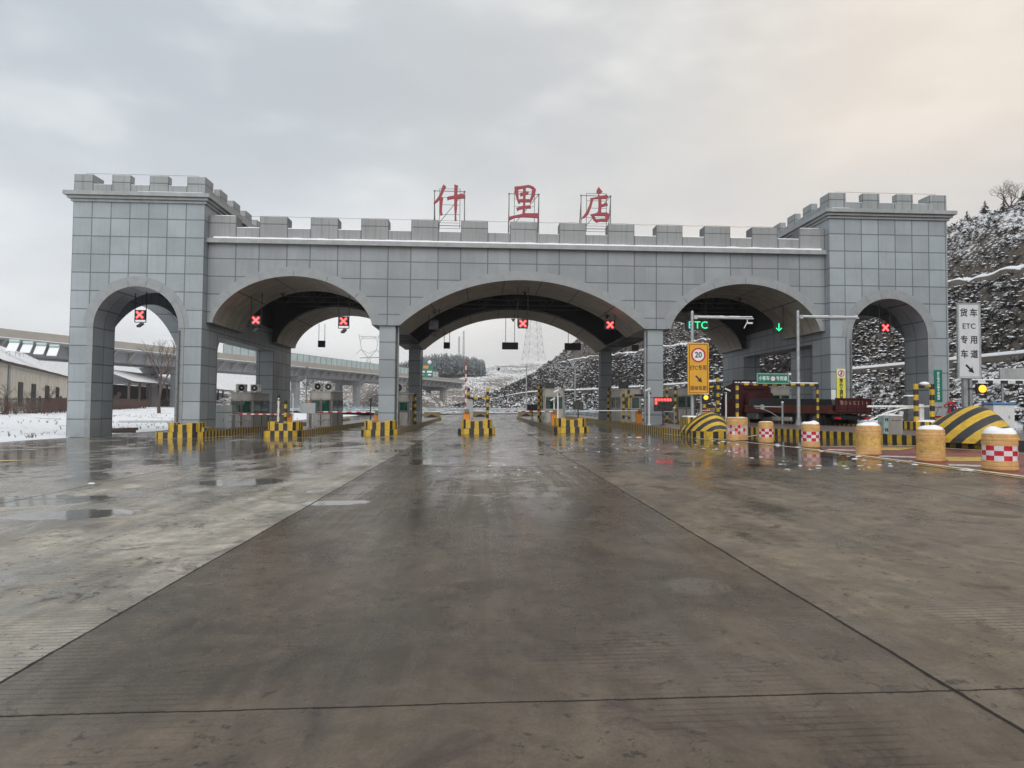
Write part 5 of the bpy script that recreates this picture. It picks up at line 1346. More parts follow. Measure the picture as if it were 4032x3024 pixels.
ybframe('tall black and yellow post guard beside the half hidden booth', -6.15, 6.3, .2, 1.85)
ybframe('black and yellow post guard at the left of the cream booth'.replace('at the left of', 'just before'), 1.62, 8.4, .14, 2.3)
ybframe('black and yellow posts left standing before the pale booth'.replace('left standing', 'standing'), 6.35, 9.5, .22, 2.15)
t = ybframe('tall black and yellow guard with a bent pipe loop before the pale booth', 6.38, 5.0, .30, 1.9)
m_ = MB();
pts = [(.15, -.1, 1.0)]+[(.45-.30*math.cos(a), -.1, 1.30+.30*math.sin(a)) for a in [i*math.pi/12 for i in range(1, 7)]]+[(1.15, -.1, 1.6)]
for i, (p, q) in enumerate(zip(pts, pts[1:])): m_.tube([p, q], .07, 8, (i//2) % 2)
ybpost(m_, (.15, -.1, 0), (.15, -.1, 1.0), .07); m_.build('pipe_loop', YB, t)
ybframe('black and yellow post guard in the shade below the yellow sign', 8.9, 4.5, .5, 2.3, z=.5)
ybframe('black and yellow post guard beside the dark red truck cab', 10.35, 2.0, .75, 2.45, 1.95, r=.09)
ybframe('second black and yellow post guard behind the green lane sign', 14.6, 7.5, 1.1, 2.2, z=.62, top=True)
t = ybframe('black and yellow goal shaped guard frame with snow on top beside the big hump', 14.38, -9.0, .62, 1.42, top=True, r=.085, z=gz(14.4)+KH+.28)
m_ = MB(); m_.ball((.02, 0, 1.42), .17, 0, 8, .5); m_.build('snow_cap', MT['snow'], t)

def screen(label, x, y, w_, h_, z0, z1, stand=True, lit=None, base=None):
    t = thing('lane_display', label, 'display', (x, y, z0), 0, 'electronic displays beside the lanes'); b = MB(); b.bbox(-w_/2, w_/2, 0, .14, z1-h_-z0, z1-z0, .015); b.build('case', MT['blackcase'], t)
    f = MB(); f.box(-w_/2+.03, w_/2-.03, -.006, 0, z1-h_-z0+.03, z1-z0-.03); f.build('panel', MT['darkwin'], t)
    if stand:
        p_ = MB(); p_.tube([(0, .07, 0), (0, .07, z1-h_-z0)], .032, 8); p_.tube([(0, .07, 0), (0, .07, .03)], .13, 10); p_.build('stand', MT['blackcase'], t)
    return t
t = screen('black display with red lit characters in two rows before the second pier', 7.0, -.5, .90, .70, gz(7)+KH, 2.10)
text('前方为专用车', .148, (0, -.012, 2.10-gz(7)-KH-.135), MT['ledpink'], t, 'lit_text', .004, .002)
text('道', .148, (-.37, -.012, 2.10-gz(7)-KH-.295), MT['ledpink'], t, 'lit_text', .004, .002)
m_ = MB(); m_.box(-.42, .42, -.009, -.006, 2.10-gz(7)-KH-.215, 2.10-gz(7)-KH-.05); m_.box(-.42, -.31, -.009, -.006, 2.10-gz(7)-KH-.375, 2.10-gz(7)-KH-.215); m_.build('lit_glow', emit('red_led_dim', (1, .01, .02), .55), t)
screen('small dark display on a stand right of the cream booth'.replace('right of', 'past'), 3.0, 1.3, .52, .44, gz(3)+KH, 1.88)
screen('dark display on a stand far behind the lowered red and white boom', 1.75, 16., .78, .62, gz(1.8)+KH, 1.75)
screen('flat dark screen standing on the roof of the cream booth', 2.15, 7.4, .55, .40, gz(2.2)+KH+2.08, 3.06, False)
screen('dark screen standing on the roof of the pale booth', 6.7, 7.0, .60, .42, gz(6.9)+KH+2.01, 3.16, False)

def campole(label, x, y, ztop, z=None, dome=True, aim=0.):
    z = gz(x)+KH if z is None else z; t = thing('camera_pole', label, 'camera', (x, y, z), aim, 'small cameras on white poles'); h_ = ztop-z
    m_ = MB(); m_.tube([(0, 0, 0), (0, 0, h_-.12)], .042, 10); m_.tube([(0, 0, 0), (0, 0, .04)], .10, 12); m_.build('pole', MT['white'], t)
    m_ = MB(); m_.add([(-.21, -.05, h_-.10), (.06, -.05, h_+.02), (.06, .06, h_+.02), (-.21, .06, h_-.10), (-.22, -.05, h_-.02), (.04, -.05, h_+.10), (.04, .06, h_+.10), (-.22, .06, h_-.02)], [(3, 2, 1, 0), (4, 5, 6, 7), (0, 1, 5, 4), (1, 2, 6, 5), (2, 3, 7, 6), (3, 0, 4, 7)]); m_.build('camera', MT['white'], t)
    m_ = MB(); m_.ball((.05, 0, h_-.18), .075, 0, 7); m_.build('dome', MT['galvdark'], t); return t
campole('white camera pole between the cream booth and its striped end block', 1.88, 1.0, 2.42)
campole('white camera pole before the second pier beside the red lit display', 6.42, 0., 2.50)
campole('grey bullet camera on a slim pole before the dark truck cab', 10.0, -1.0, 2.5, aim=2.8)
campole('short white camera pole behind the orange barrier of the cream booth', 1.98, 3.6, 2.0)
def lamp(label, x, y, ztop, head='box'):
    z = gz(x)+KH; t = thing('marker_lamp', label, 'lamp post', (x, y, z), 0, 'slim posts with small lamp heads'); h_ = ztop-z
    m_ = MB(); m_.tube([(0, 0, 0), (0, 0, h_)], .03, 8); m_.build('pole', MT['white'] if head == 'box' else MT['blackcase'], t)
    m_ = MB(); m_.bbox(-.07, .07, -.08, .06, h_, h_+.16, .015); m_.build('head', MT['blackcase'] if head != 'box' else MT['galv'], t)
lamp('slim white post with a small box lamp beside the second orange cabinet', -11.66, .9, 2.0); lamp('slim black post with a small head before the first middle arch pier', -8.05+.4, .3, 1.78, 'dark')
t = thing('striped_marker_post', 'white and red post with a small camera head above the second end block', 'marker post', (-11.93, -.55, gz(-11.9)+KH)); m_ = MB(); h_ = 1.55
for i in range(5): m_.tube([(0, 0, h_*i/5), (0, 0, h_*(i+1)/5)], .04, 8, 1 if i == 0 else 0)
m_.build('pole', [MT['white'], MT['red']], t); m_ = MB(); m_.ball((0, 0, h_+.08), .075, 0, 7); m_.bbox(-.12, .12, -.05, .05, h_-.12, h_-.08, .01); m_.build('head', MT['blackcase'], t)
def rails(label, x, y, L_, z=None):
    z = gz(x)+KH if z is None else z; t = thing('booth_railing', label, 'railing', (x, y, z), 0, 'low steel railings beside the booths'); m_ = MB()
    for zz in (.38, .72): m_.tube([(0, 0, zz), (0, L_, zz)], .025, 7)
    m_.build('rail', MT['galv'], t)
    for k in range(3): q = MB(); q.tube([(0, L_*k/2, 0), (0, L_*k/2, .74)], .025, 7); q.build('post', MT['galv'], t)
for a in (('bright steel railing beside the first booth', -15.2, 1.6, 3.4), ('bright steel railing beside the second booth', -10.6, 1.5, 2.8), ('short steel railing beside the half hidden booth', -6.1, 6.9, 3.), ('short steel railing before the cream booth', 1.6, 4.2, 2.6), ('short steel railing before the pale booth', 6.3, 3.6, 1.3), ('white steel railing on the island behind the yellow sign', 9.95, 3., 3.)): rails(*a)

# portal camera box under the middle arch
t = cabinet('toll_machine', 'grey upright machine behind the raised boom under the middle arch', 'machine', -2.74, 1.3, .42, .4, 1.35, split=False)
for x, y in ((-2.55, .2), (-1.75, .3)):
    m_ = thing('traffic_cone', 'small red and white cone on the island under the middle arch', 'cone', (x, y, gz(x)+KH), 0, 'cones on the middle arch island'); b = MB(); b.lathe([(.15, 0), (.15, .03), (.10, .03), (.07, .2)], 14); b.lathe([(.07, .2), (.045, .34)], 14, 1); b.lathe([(.045, .34), (.02, .45)], 14); b.build('cone', [MT['red'], MT['bright']], m_)

# ------------------------------------------------------------------ lane signals hung from the vaults
def xshape(s, w_):
    k = w_/2*.7071; r = []
    for a in (math.pi/4, 3*math.pi/4):
        d = Vector((math.cos(a), math.sin(a))); q = Vector((-d.y, d.x))*w_/2
        r.append([tuple(d*s+q), tuple(-d*s+q), tuple(-d*s-q), tuple(d*s-q)])
    return r
def signal(label, x, y, z, state, ztop, lampbelow=True, w_=.53):
    t = thing('lane_signal', label, 'lane signal', (x, y, z), 0, 'lane signals hanging under the front arches')
    c = MB(); c.bbox(-w_/2, w_/2, 0, .16, 0, .49, .012); c.build('case', MT['blackcase'], t)
    r = MB()
    for s_ in (-1, 1): r.tube([(s_*(w_/2+.012), .08, -.14 if lampbelow else .1), (s_*(w_/2+.012), .08, ztop-z)], .022, 6)
    if lampbelow: r.tube([(-w_/2, .08, -.13), (w_/2, .08, -.13)], .02, 6)
    r.build('hanger', MT['blackcase'], t)
    if lampbelow:
        l = MB(); l.tube([(.03, .08, -.13), (.03, .08, -.22)], .018, 6); l.add([(-.12, -.02, -.40), (.06, -.06, -.42), (.16, .16, -.24), (-.02, .2, -.22), (-.12, -.08, -.32), (.06, -.12, -.34), (.16, .10, -.16), (-.02, .14, -.14)], [(0, 3, 2, 1), (4, 5, 6, 7), (0, 1, 5, 4), (1, 2, 6, 5), (2, 3, 7, 6), (3, 0, 4, 7)]); l.build('flood_lamp', MT['galvdark'], t)
    if state == 'x':
        h_ = MB(); e = MB()
        for i, pl in enumerate(xshape(.235, .105)): h_.plate([(a, b+.245) for a, b in pl], -.006-.002*i, -.001)
        h_.build('lit_cross', MT['ledred'], t)
        for i, pl in enumerate(xshape(.215, .045)): e.plate([(a, b+.245) for a, b in pl], -.014-.002*i, -.009)
        e.build('lit_core', MT['ledpink'], t)
    elif state == 'arrow':
        h_ = MB(); h_.plate([(-.028, .46), (.028, .46), (.028, .12), (-.028, .12)], -.006, -.001); h_.plate([(-.17, .19), (-.14, .22), (0, .09), (.14, .22), (.17, .19), (0, .02)], -.009, -.002); h_.build('lit_arrow', MT['ledgreen'], t)
    else:
        h_ = MB(); h_.box(-w_/2+.03, w_/2-.03, -.004, 0, .03, .46); h_.build('panel', MT['darkwin'], t)
    return t
signal('lit red cross signal hanging in the end tower arch before the overpass', -19.54, 1.2, 5.86, 'x', 7.30)
signal('lit red cross signal hanging against the dark vault of the first wide arch', -14.0, 2.0, 5.77, 'x', 7.50)
signal('lit red cross signal with flood lamp against the sky in the first wide arch', -9.44, 2.0, 5.79, 'x', 7.42)
signal('unlit black signal hanging under the middle arch', -4.75, 3.0, 5.80, 'off', 6.95)
signal('lit red cross signal near the crown of the middle arch', .09, 2.0, 5.79, 'x', 8.04, False)
signal('lit red cross signal over the lane with the long white boom', 4.82, 2.0, 5.79, 'x', 6.75, False)
signal('green down arrow signal hanging above the truck', 14.14, 2.0, 5.79, 'arrow', 7.25, False)
signal('lit red cross signal in the end tower arch against the snowy hill', 19.63, 1.2, 5.74, 'x', 7.28, False)
t = thing('etc_lane_display', 'wide hanging display with green lit letters ETC behind the grey pole', 'display', (9.61, 2.0, 5.83)); m_ = MB(); m_.bbox(-.63, .63, 0, .16, 0, .49, .012); m_.build('case', MT['blackcase'], t)
m_ = MB(); m_.tube([(-.5, .08, .45), (-.5, .08, 1.75)], .022, 6); m_.tube([(.5, .08, .45), (.5, .08, 2.1)], .022, 6); m_.build('hanger', MT['blackcase'], t)
for ch, x, mm in (('E', -.38, 'ledcyan'), ('T', 0, 'ledgreen'), ('C', .38, 'ledgreen')): text(ch, .56, (x, -.006, .245), MT[mm], t, 'lit_letter', 0, .002)
def hang(label, x, y, z0, z1, w_, ztop):
    t = thing('rear_lane_signal', label, 'lane signal', (x, y, z0), 0, 'dark signs hanging under the rear arches'); m_ = MB(); m_.bbox(-w_/2, w_/2, 0, .18, 0, z1-z0, .012); m_.build('case', MT['blackcase'], t)
    m_ = MB();
    for s_ in (-1, 1): m_.tube([(s_*w_*.42 if w_ < .8 else s_*.32, .09, z1-z0-.05), (s_*w_*.42 if w_ < .8 else s_*.32, .09, ztop-z0)], .02, 6)
    m_.build('hanger', MT['blackcase'], t)
hang('small dark sign hanging in the rear of the first wide arch', -13.2, 12.5, 5.58, 6.03, .48, 7.2)
hang('small dark sign hanging in the rear of the middle arch before the pine wood', -4.58, 13, 5.63, 6.08, .45, 6.85)
hang('wide dark sign hanging at the centre of the rear middle arch', -.10, 13, 5.63, 6.13, 1.14, 8.04)
hang('wide dark sign hanging before the hillside in the rear middle arch', 4.38, 13, 5.63, 6.13, 1.17, 7.0)
hang('small dark sign hanging behind the second pier before the hillside', 8.88, 13, 5.63, 6.06, .48, 6.3)
# ------------------------------------------------------------------ sign posts and masts on the right
def mast(label, x, y, ztop, xarm, zarm, camend):
    z = gz(x)+KH; t = thing('camera_mast', label, 'mast', (x, y, z), 0, 'grey masts with snow covered arms'); m_ = MB(); m_.tube([(0, 0, 0), (0, 0, ztop-z)], [.085, .07], 12); m_.tube([(0, 0, ztop-z), (0, 0, ztop-z+.09)], [.08, .03], 12); m_.build('pole', MT['galv'], t)
    fl = MB(); fl.tube([(0, 0, 0), (0, 0, .04)], .20, 12)
    for k in range(4):
        a = k*1.5708+.4; fl.add([(.07*math.cos(a), .07*math.sin(a), .04), (.19*math.cos(a), .19*math.sin(a), .04), (.07*math.cos(a), .07*math.sin(a), .42)], [(0, 1, 2)])
    fl.build('base_flange', MT['galv'], t)
    a = MB(); a.tube([(.05, 0, zarm-z), (xarm-x, 0, zarm-z-.03)], [.065, .05], 10); a.bbox(.06, .24, -.085, .085, zarm-z-.09, zarm-z+.09, .02); a.build('arm', MT['galv'], t)
    s_ = MB(); n = 24
    for i in range(n):
        u0, u1 = lerp(.12, xarm-x-.05, i/n), lerp(.12, xarm-x-.05, (i+1)/n); zz = zarm-z+.045; h0 = .035+.02*noise.noise((u0*4, 0, 1)); h1 = .035+.02*noise.noise((u1*4, 0, 1))
        s_.add([(u0, -.045, zz), (u0, 0, zz+h0), (u0, .045, zz), (u1, -.045, zz), (u1, 0, zz+h1), (u1, .045, zz)], [(0, 3, 4, 1), (1, 4, 5, 2)])
    s_.build('snow_cap', MT['snow'], t)
    if camend:
        c = MB(); xx = xarm-x-.28; zz = zarm-z; c.tube([(xx, 0, zz-.05), (xx, 0, zz-.18), (xx-.16, 0, zz-.48)], .022, 6); c.bbox(xx-.04, xx+.24, -.06, .06, zz-.27, zz-.20, .015); c.build('camera', MT['white'], t)
    return t
mast('grey mast with snow topped arm behind the yellow speed limit sign', 7.57, -3.2, 5.97, 10.44, 5.76, True)
mast('grey mast with long snow topped arm rising beside the truck bed', 12.96, -2.4, 6.20, 15.94, 5.97, False)

def arrow_pts(cx, cz, s):
    # thick arrow pointing down and to the right
    p = [(-.9, .16), (.10, .16), (.02, .50), (.95, 0), (.02, -.50), (.10, -.16), (-.9, -.16)]
    c, sn = math.cos(-math.pi/4), math.sin(-math.pi/4); return [(cx+s*(a*c-b*sn), cz+s*(a*sn+b*c)) for a, b in p]
t = thing('speed_limit_sign', 'tall yellow sign with a red ringed 20 and a black arrow above the chevron hump', 'road sign', (7.75, -3.5, gz(7.75)+KH)); z = gz(7.75)+KH
m_ = MB(); m_.tube([(.17, .13, 0), (.17, .13, 3.7)], .055, 10); m_.build('post', MT['galv'], t)
m_ = MB(); z0, z1 = 2.20-z, 4.55-z; m_.bbox(-.49, .49, 0, .05, z0, z1, .012); m_.build('panel', MT['signyellow'], t)
bd = MB();
for a in ((-.43, -.405, z0+.06, z1-.06), (.405, .43, z0+.06, z1-.06), (-.405, .405, z0+.06, z0+.085), (-.405, .405, z1-.085, z1-.06)): bd.box(a[0], a[1], -.004, 0, a[2], a[3])
bd.build('border', MT['inkbrown'], t)
cz = z1-.56; d_ = MB(); d_.tube([(0, -.004, cz), (0, 0, cz)], .27, 36); d_.build('disc', MT['bright'], t)
rg = MB();
for i in range(40):
    a0, a1 = 2*math.pi*i/40, 2*math.pi*(i+1)/40; q = [(r*math.cos(a), cz+r*math.sin(a)) for r, a in ((.262, a0), (.335, a0), (.335, a1), (.262, a1))]; rg.quad(*[(x, -.008, zz) for x, zz in q])
rg.build('ring', MT['refred'], t)
text('20', .36, (0, -.008, cz), MT['ink'], t, 'number', .012, .003, .92)
text('ETC专用', .255, (0, -.003, z0+1.20), MT['inkbrown'], t, 'lettering', .008, .003, .80)
m_ = MB(); m_.plate(arrow_pts(0.02, z0+.70, .23), -.005, -.001); m_.build('arrow', MT['ink'], t)
text('保持车距', .225, (0, -.003, z0+.27), MT['inkbrown'], t, 'lettering', .008, .003, .86)
def flasher(label, x, y, z, r):
    t = thing('amber_flasher', label, 'warning lamp', (x, y, z), 0, 'lit amber warning lamps'); m_ = MB(); m_.bbox(-r*1.35, r*1.35, .0, .14, -r*1.35, r*1.35, .02); m_.build('case', MT['blackcase'], t)
    m_ = MB(); m_.tube([(0, -.03, 0), (0, 0, 0)], r, 20); m_.build('lens', MT['amber'], t); m_ = MB(); m_.bbox(-r*1.4, r*1.4, -.12, 0, r*1.25, r*1.4, .01); m_.build('visor', MT['blackcase'], t)
    m_ = MB(); m_.bbox(-r*1.3, r*1.3, -.1, .1, r*1.4, r*1.6, .02); m_.build('snow_cap', MT['snow'], t)
    return t
flasher('round amber lamp hung under the yellow speed limit sign', 8.05, -3.62, 2.06, .10)

t = thing('truck_lane_sign', 'tall white sign with black characters and arrow standing behind the big hump', 'road sign', (16.96, -8.0, gz(17))); z = gz(17); z0, z1 = 2.83-z, 5.78-z
m_ = MB(); m_.box(-.20, -.04, .06, .20, 0, z0+2.6); m_.build('post', MT['galv'], t); m_ = MB(); m_.box(.06, .16, .08, .20, 0, z0+1.4); m_.build('post', MT['galv'], t)
m_ = MB(); m_.bbox(-.46, .46, 0, .05, z0, z1, .01); m_.build('panel', MT['signwhite'], t); m_ = MB()
for a in ((-.475, -.445, z0-.012, z1+.012), (.445, .475, z0-.012, z1+.012), (-.445, .445, z0-.012, z0+.02), (-.445, .445, z1-.02, z1+.012)): m_.box(a[0], a[1], -.018, .056, a[2], a[3])
m_.build('rim', MT['galv'], t)
m_ = MB()
for a in ((-.415, -.405, z0+.05, z1-.05), (.405, .415, z0+.05, z1-.05), (-.405, .405, z0+.05, z0+.06), (-.405, .405, z1-.06, z1-.05)): m_.box(a[0], a[1], -.003, 0, a[2], a[3])
m_.build('border', MT['ink'], t)
H = z1-z0
for body, u, sx in (('货 车', .135, .94), ('专 用', .495, .94), ('车 道', .685, .94)): text(body, .335, (0, -.004, z1-H*u), MT['ink'], t, 'lettering', .010, .003, sx)
text('ETC', .29, (0, -.004, z1-H*.31), MT['ink'], t, 'lettering', .004, .003, 1.05)
m_ = MB(); m_.plate(arrow_pts(.01, z1-H*.875, .245), -.006, -.001); m_.build('arrow', MT['ink'], t)
flasher('round amber lamp on a bracket beside the post of the white truck lane sign', 17.38, -8.1, 2.42, .145)
t = MB(); t.box(-.35, .0, 0, .04, -.02, .02); tag(t.build('lamp_bracket', MT['blackcase'], None, (17.3, -7.95, 2.42)), 'thin dark bracket holding the amber lamp to the white sign post', 'bracket')
m_ = MB(); pl = [(-.7, -.6), (.7, -.6), (.7, .7), (-.7, .7)]; striped(m_, pl+[pl[0]], -.1, .28, .17); m_.add([(a, b, .28) for a, b in pl], [(0, 1, 2, 3)], 2); tag(m_.build('sign_plinth', YB+[MT['islandtop']], None, (17.0, -8, gz(17))), 'striped plinth at the foot of the white truck lane sign', 'kerb block')

# small car lane gantry: post, cantilever beam, green panel
t = thing('height_limit_gantry', 'black and yellow post with snow topped crossbar before the truck', 'height gantry', (9.95, -2.5, gz(9.95)+KH)); z = gz(9.95)+KH
m_ = MB(); ybpost(m_, (0, 0, 0), (0, 0, 2.86-z), .075, .20); m_.build('post', YB, t); m_ = MB(); ybpost(m_, (.08, 0, 2.72-z), (3.92, 0, 2.72-z), .07, .22, 1); m_.build('crossbar', YB, t)
m_ = MB();
for a, b in ((-.11, .12), (.2, .6), (.72, .98), (2.55, 3.9)): m_.bbox(a, b, -.07, .07, 2.785-z, 2.83-z, .02)
m_.build('snow_cap', MT['snow'], t)
m_ = MB(); ybpost(m_, (3.9, 0.02, 0), (3.9, .02, 2.68-z), .06, .2); m_.build('post', YB, t)
t = thing('car_lane_sign', 'green sign with white characters and a round badge fixed on the crossbar', 'road sign', (11.62, -2.62, 2.74)); m_ = MB(); m_.bbox(-.78, .78, 0, .04, 0, .51, .01); m_.build('panel', MT['signgreen'], t)
m_ = MB()
for a in ((-.765, -.735, .015, .495), (.735, .765, .015, .495), (-.735, .735, .015, .045), (-.735, .735, .465, .495)): m_.box(a[0], a[1], -.004, 0, a[2], a[3])
m_.build('border', MT['tank'], t)
text('小客车', .215, (-.42, -.003, .255), MT['bright'], t, 'lettering', .008, .003, .84); text('专用道', .215, (.42, -.003, .255), MT['bright'], t, 'lettering', .008, .003, .84)
m_ = MB(); m_.tube([(0.0, -.006, .255), (0.0, 0, .255)], .12, 20); m_.build('badge', MT['bright'], t); text('ETC', .10, (0.0, -.008, .255), MT['inkbrown'], t, 'badge_letters', .002, .002, .85)
rg = MB();
for i in range(24):
    a0, a1 = 2*math.pi*i/24, 2*math.pi*(i+1)/24; q = [(r*math.cos(a), .255+r*math.sin(a)) for r, a in ((.105, a0), (.128, a0), (.128, a1), (.105, a1))]; rg.quad(*[(x, -.010, zz) for x, zz in q])
rg.build('badge_ring', MT['redletter'], t)

def swing(label, x, y, L_, z=None, hp=1.0, curve=True):
    z = gz(x)+KH if z is None else z; t = thing('swing_gate', label, 'gate', (x, y, z), 0, 'silver tubular swing gates'); m_ = MB(); m_.tube([(0, 0, 0), (0, 0, hp)], .05, 10); m_.tube([(0, 0, hp-.08), (0, 0, hp-.05)], .085, 12); m_.build('post', MT['galv'], t)
    m_ = MB(); m_.ball((0, 0, hp+.07), .065, 0, 8); m_.build('finial', MT['lampwhite'], t)
    m_ = MB(); za = hp-.16; m_.tube([(-.03, 0, za), (-L_, 0, za+.03)], .032, 8)
    m_.tube([(-.03, 0, za-.62 if curve else za-.1)]+[(-L_*u, 0, za-.62*(1-u)**2-.05) for u in (.2, .4, .6, .8, .95)], .02, 8); m_.build('arm', MT['galv'], t)
    m_ = MB(); m_.tube([(-L_*.72, -.03, za), (-L_*.72, -.045, za)], .13, 16); m_.build('disc', MT['galv'], t)
swing('silver swing gate with round disc before the truck bed', 12.9, -.9, 1.45)
swing('silver swing gate with white ball post behind the yellow sign', 9.0, 4.2, 1.0, z=.5)
t = thing('boom_barrier', 'white double boom with drooping lower arm beside the black and yellow frame', 'boom barrier', (14.55, -8.6, gz(14.5)+KH), 0, 'boom barriers at the toll lanes'); m_ = MB(); m_.bbox(-.09, .09, -.06, .06, 0, .95, .02); m_.build('cabinet', MT['white'], t)
m_ = MB(); m_.tube([(.45, -.08, .86), (-2.15, -.08, .84)], .040, 8); m_.build('arm', MT['bright'], t); m_ = MB(); m_.tube([(-.35, -.1, .80), (-.8, -.1, .78), (-1.4, -.1, .62), (-2.12, -.1, .30)], .032, 8); m_.build('lower_arm', MT['bright'], t)
m_ = cabinet('toll_machine', 'tall brown grey machine with snow on top inside the goal shaped frame', 'machine', 14.75, -7.8, .30, .3, 1.25, split=False, m='galvdark'); q = MB(); q.bbox(-.16, .16, 0, .3, 1.25, 1.30, .03); q.build('snow_cap', MT['snow'], m_)
t = thing('info_box', 'low grey box with a pale blue side standing on the kerb between barrels', 'cabinet', (11.45, -11.6, gz(11.4)+KH)); m_ = MB(); m_.bbox(-.13, .33, 0, .34, 0, .60, .01); m_.build('case', MT['booth'], t); m_ = MB(); m_.bbox(-.30, -.13, .02, .34, 0, .58, .008); m_.build('side_panel', MT['tank'], t)
m_ = MB();
for z_ in (.08, .42):
    for x_ in (-.26, -.20): m_.box(x_, x_+.03, .008, .02, z_, z_+.1)
m_.build('vents', MT['darkwin'], t); m_ = MB()
for k in range(5): m_.box(-.05+k*.065, -.015+k*.065, -.004, 0, .42, .46)
m_.build('faded_legend', MT['boothframe'], t); m_ = MB(); m_.bbox(-.3, .34, 0, .34, .60, .625, .02); m_.build('snow_cap', MT['snow'], t)
t = thing('power_cabinet', 'pale grey power cabinet with blue top and base beyond the big hump', 'cabinet', (22.6, -3.0, .56)); m_ = MB(); m_.bbox(-.52, .52, 0, .6, .16, 1.30, .01); m_.build('case', MT['white'], t); m_ = MB(); m_.bbox(-.54, .54, -.02, .62, 0, .16, .01); m_.build('base', MT['bluepanel'], t); m_ = MB(); m_.prism([(-.58, -.06), (.58, -.06), (.58, .66), (-.58, .66)], 1.30, 1.40, cap=.06); m_.build('roof', MT['bluepanel'], t)
for x_ in (-.25, .25):
    m_ = MB(); m_.box(x_-.235, x_+.235, -.012, 0, .2, 1.26); o_ = m_.build('door', MT['white'], t); m_ = MB(); m_.box(x_-.05, x_+.03, -.018, -.012, .62, .78); m_.build('plate', MT['greypaint'], o_)
t = thing('height_limit_beam', 'black and white striped height beam with grey board above, before the snowy slope', 'height gantry', (24.1, 1.0, .45)); m_ = MB()
for i in range(16): m_.box(i*.42, (i+1)*.42, -.08, .08, 2.57, 2.74, i % 2)
m_.build('beam', [MT['black'], MT['white']], t); m_ = MB(); m_.bbox(0, 6.7, -.08, .08, 2.74, 2.80, .02); m_.build('snow_cap', MT['snow'], t); m_ = MB(); m_.bbox(2.25, 6.7, .6, .72, 2.82, 3.45, .02); m_.build('board', MT['greypaint'], t)
for x_ in (.1, 6.6):
    m_ = MB(); m_.tube([(x_, 0, 0), (x_, 0, 2.57)], .07, 8); m_.build('post', MT['galv'], t)
m_ = MB(); m_.tube([(2.4, .66, 2.6), (2.4, .66, 0)], .06, 8); m_.build('board_post', MT['galv'], t)

# ------------------------------------------------------------------ crash barrels
def barrel(label, x, y, r, h_, band, snow, rot, rz2=0):
    t = thing('traffic_barrel', label, 'traffic barrel', (x, y, gz(x)+.004), rot, 'orange water barrels along the lane edge')
    b0, b1 = .27*h_, .67*h_; rows = 3; n = 24
    prof = [(r*.93, 0), (r, .03), (r, .10*h_), (r*.975, .115*h_), (r, .13*h_), (r, .20*h_), (r*.975, .215*h_), (r, .23*h_), (r*.985, b0)]
    prof += [(r*.985, lerp(b0, b1, i/rows)) for i in range(1, rows+1)]
    k0 = 8; prof += [(r, b1+.02), (r, .78*h_), (r*.97, .795*h_), (r, .81*h_), (r, .87*h_), (r*.97, .885*h_), (r*.98, .90*h_), (r*.96, .985*h_), (r*.88, h_)]
    def mis(i, k):
        if k0 <= i < k0+rows:
            if band == 'check': return 1+((k//2+i) % 2)
            if band == 'faded': return (1+((k//2+i) % 2)) if ((k*7+i*5) % 11) > 5 else 4
            return 3
        return 0
    b = MB(); b.lathe(prof, n, 0, (0, 0, 0), mis); b.build('body', [MT['barrel'], MT['refred'], MT['refwhite'], MT['barrelworn'], MT['faded']], t, angle=30)
    s_ = MB(); sd = rot*7+x
    def top(u, v):
        a = u*2*math.pi; rr = r*.95*v; bump_ = noise.noise((math.cos(a)*v*1.4+sd, math.sin(a)*v*1.4, sd))
        e = max(0, 1-v**3); zz = h_-.02+snow*(.35+.65*e)*(1+.55*bump_) if v < .97 else h_-.03+.02*bump_
        rr *= 1+.04*bump_*v; return (rr*math.cos(a), rr*math.sin(a), zz)
    s_.grid(top, 28, 9); s_.build('snow_cap', MT['snow'], t, smooth=True)
    return t
barrel('wide barrel with worn patchy check band, next to the chevron hump', 7.05, -9.55, .375, .82, 'faded', .03, .2)
barrel('second barrel from the hump, red and white check band, thin snow', 7.40, -11.1, .24, .70, 'check', .035, .5)
barrel('third barrel from the hump, red and white check band, thick snow cap', 7.60, -13.6, .255, .70, 'check', .085, .13)
barrel('plain worn orange barrel with snow cap, before the grey info box', 7.57, -16.45, .285, .74, 'none', .085, .9)
barrel('plain worn orange barrel with lumpy snow before the goal shaped frame', 7.79, -18.35, .275, .71, 'none', .10, 1.7)
barrel('largest red and white checked barrel at the picture edge with deep snow', 7.76, -20.25, .285, .70, 'check', .13, .05)

# ------------------------------------------------------------------ the red truck
t = thing('flatbed_truck', 'dark red flatbed truck with rusty low sides and a lettered tailgate', 'truck', (15.45, -2.7, gz(15)), R(14)); t.scale = (.9, .9, .9)
L0 = 10.2
ch = MB();
for x_ in (-.45, .45): ch.box(x_-.07, x_+.07, .2, L0, .62, .85)
ch.box(-1.1, 1.1, .15, .3, .55, .75); ch.box(-1.05, 1.05, .9, 1.0, .55, .8); ch.build('chassis', MT['blackcase'], t)
bd_ = MB(); bd_.box(-1.13, 1.13, .02, 7.4, .86, 1.0); bd_.build('bed', MT['truckrust'], t)
for s_ in (-1, 1):
    q = MB(); a_, b_ = sorted((s_*1.13, s_*1.08)); q.box(a_, b_, .25, 7.4, 1.0, 1.32)
    for k in range(6): a2, b2 = sorted((s_*1.15, s_*1.13)); q.box(a2, b2, .3+k*1.4, .36+k*1.4, .86, 1.32)
    q.build('side_panel', MT['truckrust'], t)
tg = MB(); tg.box(-1.15, 1.15, -.04, .03, .95, 1.68)
for x_ in (-1.15, -.98, -.42, .15, .72, 1.09): tg.box(x_, x_+.06, -.065, -.04, .95, 1.68)
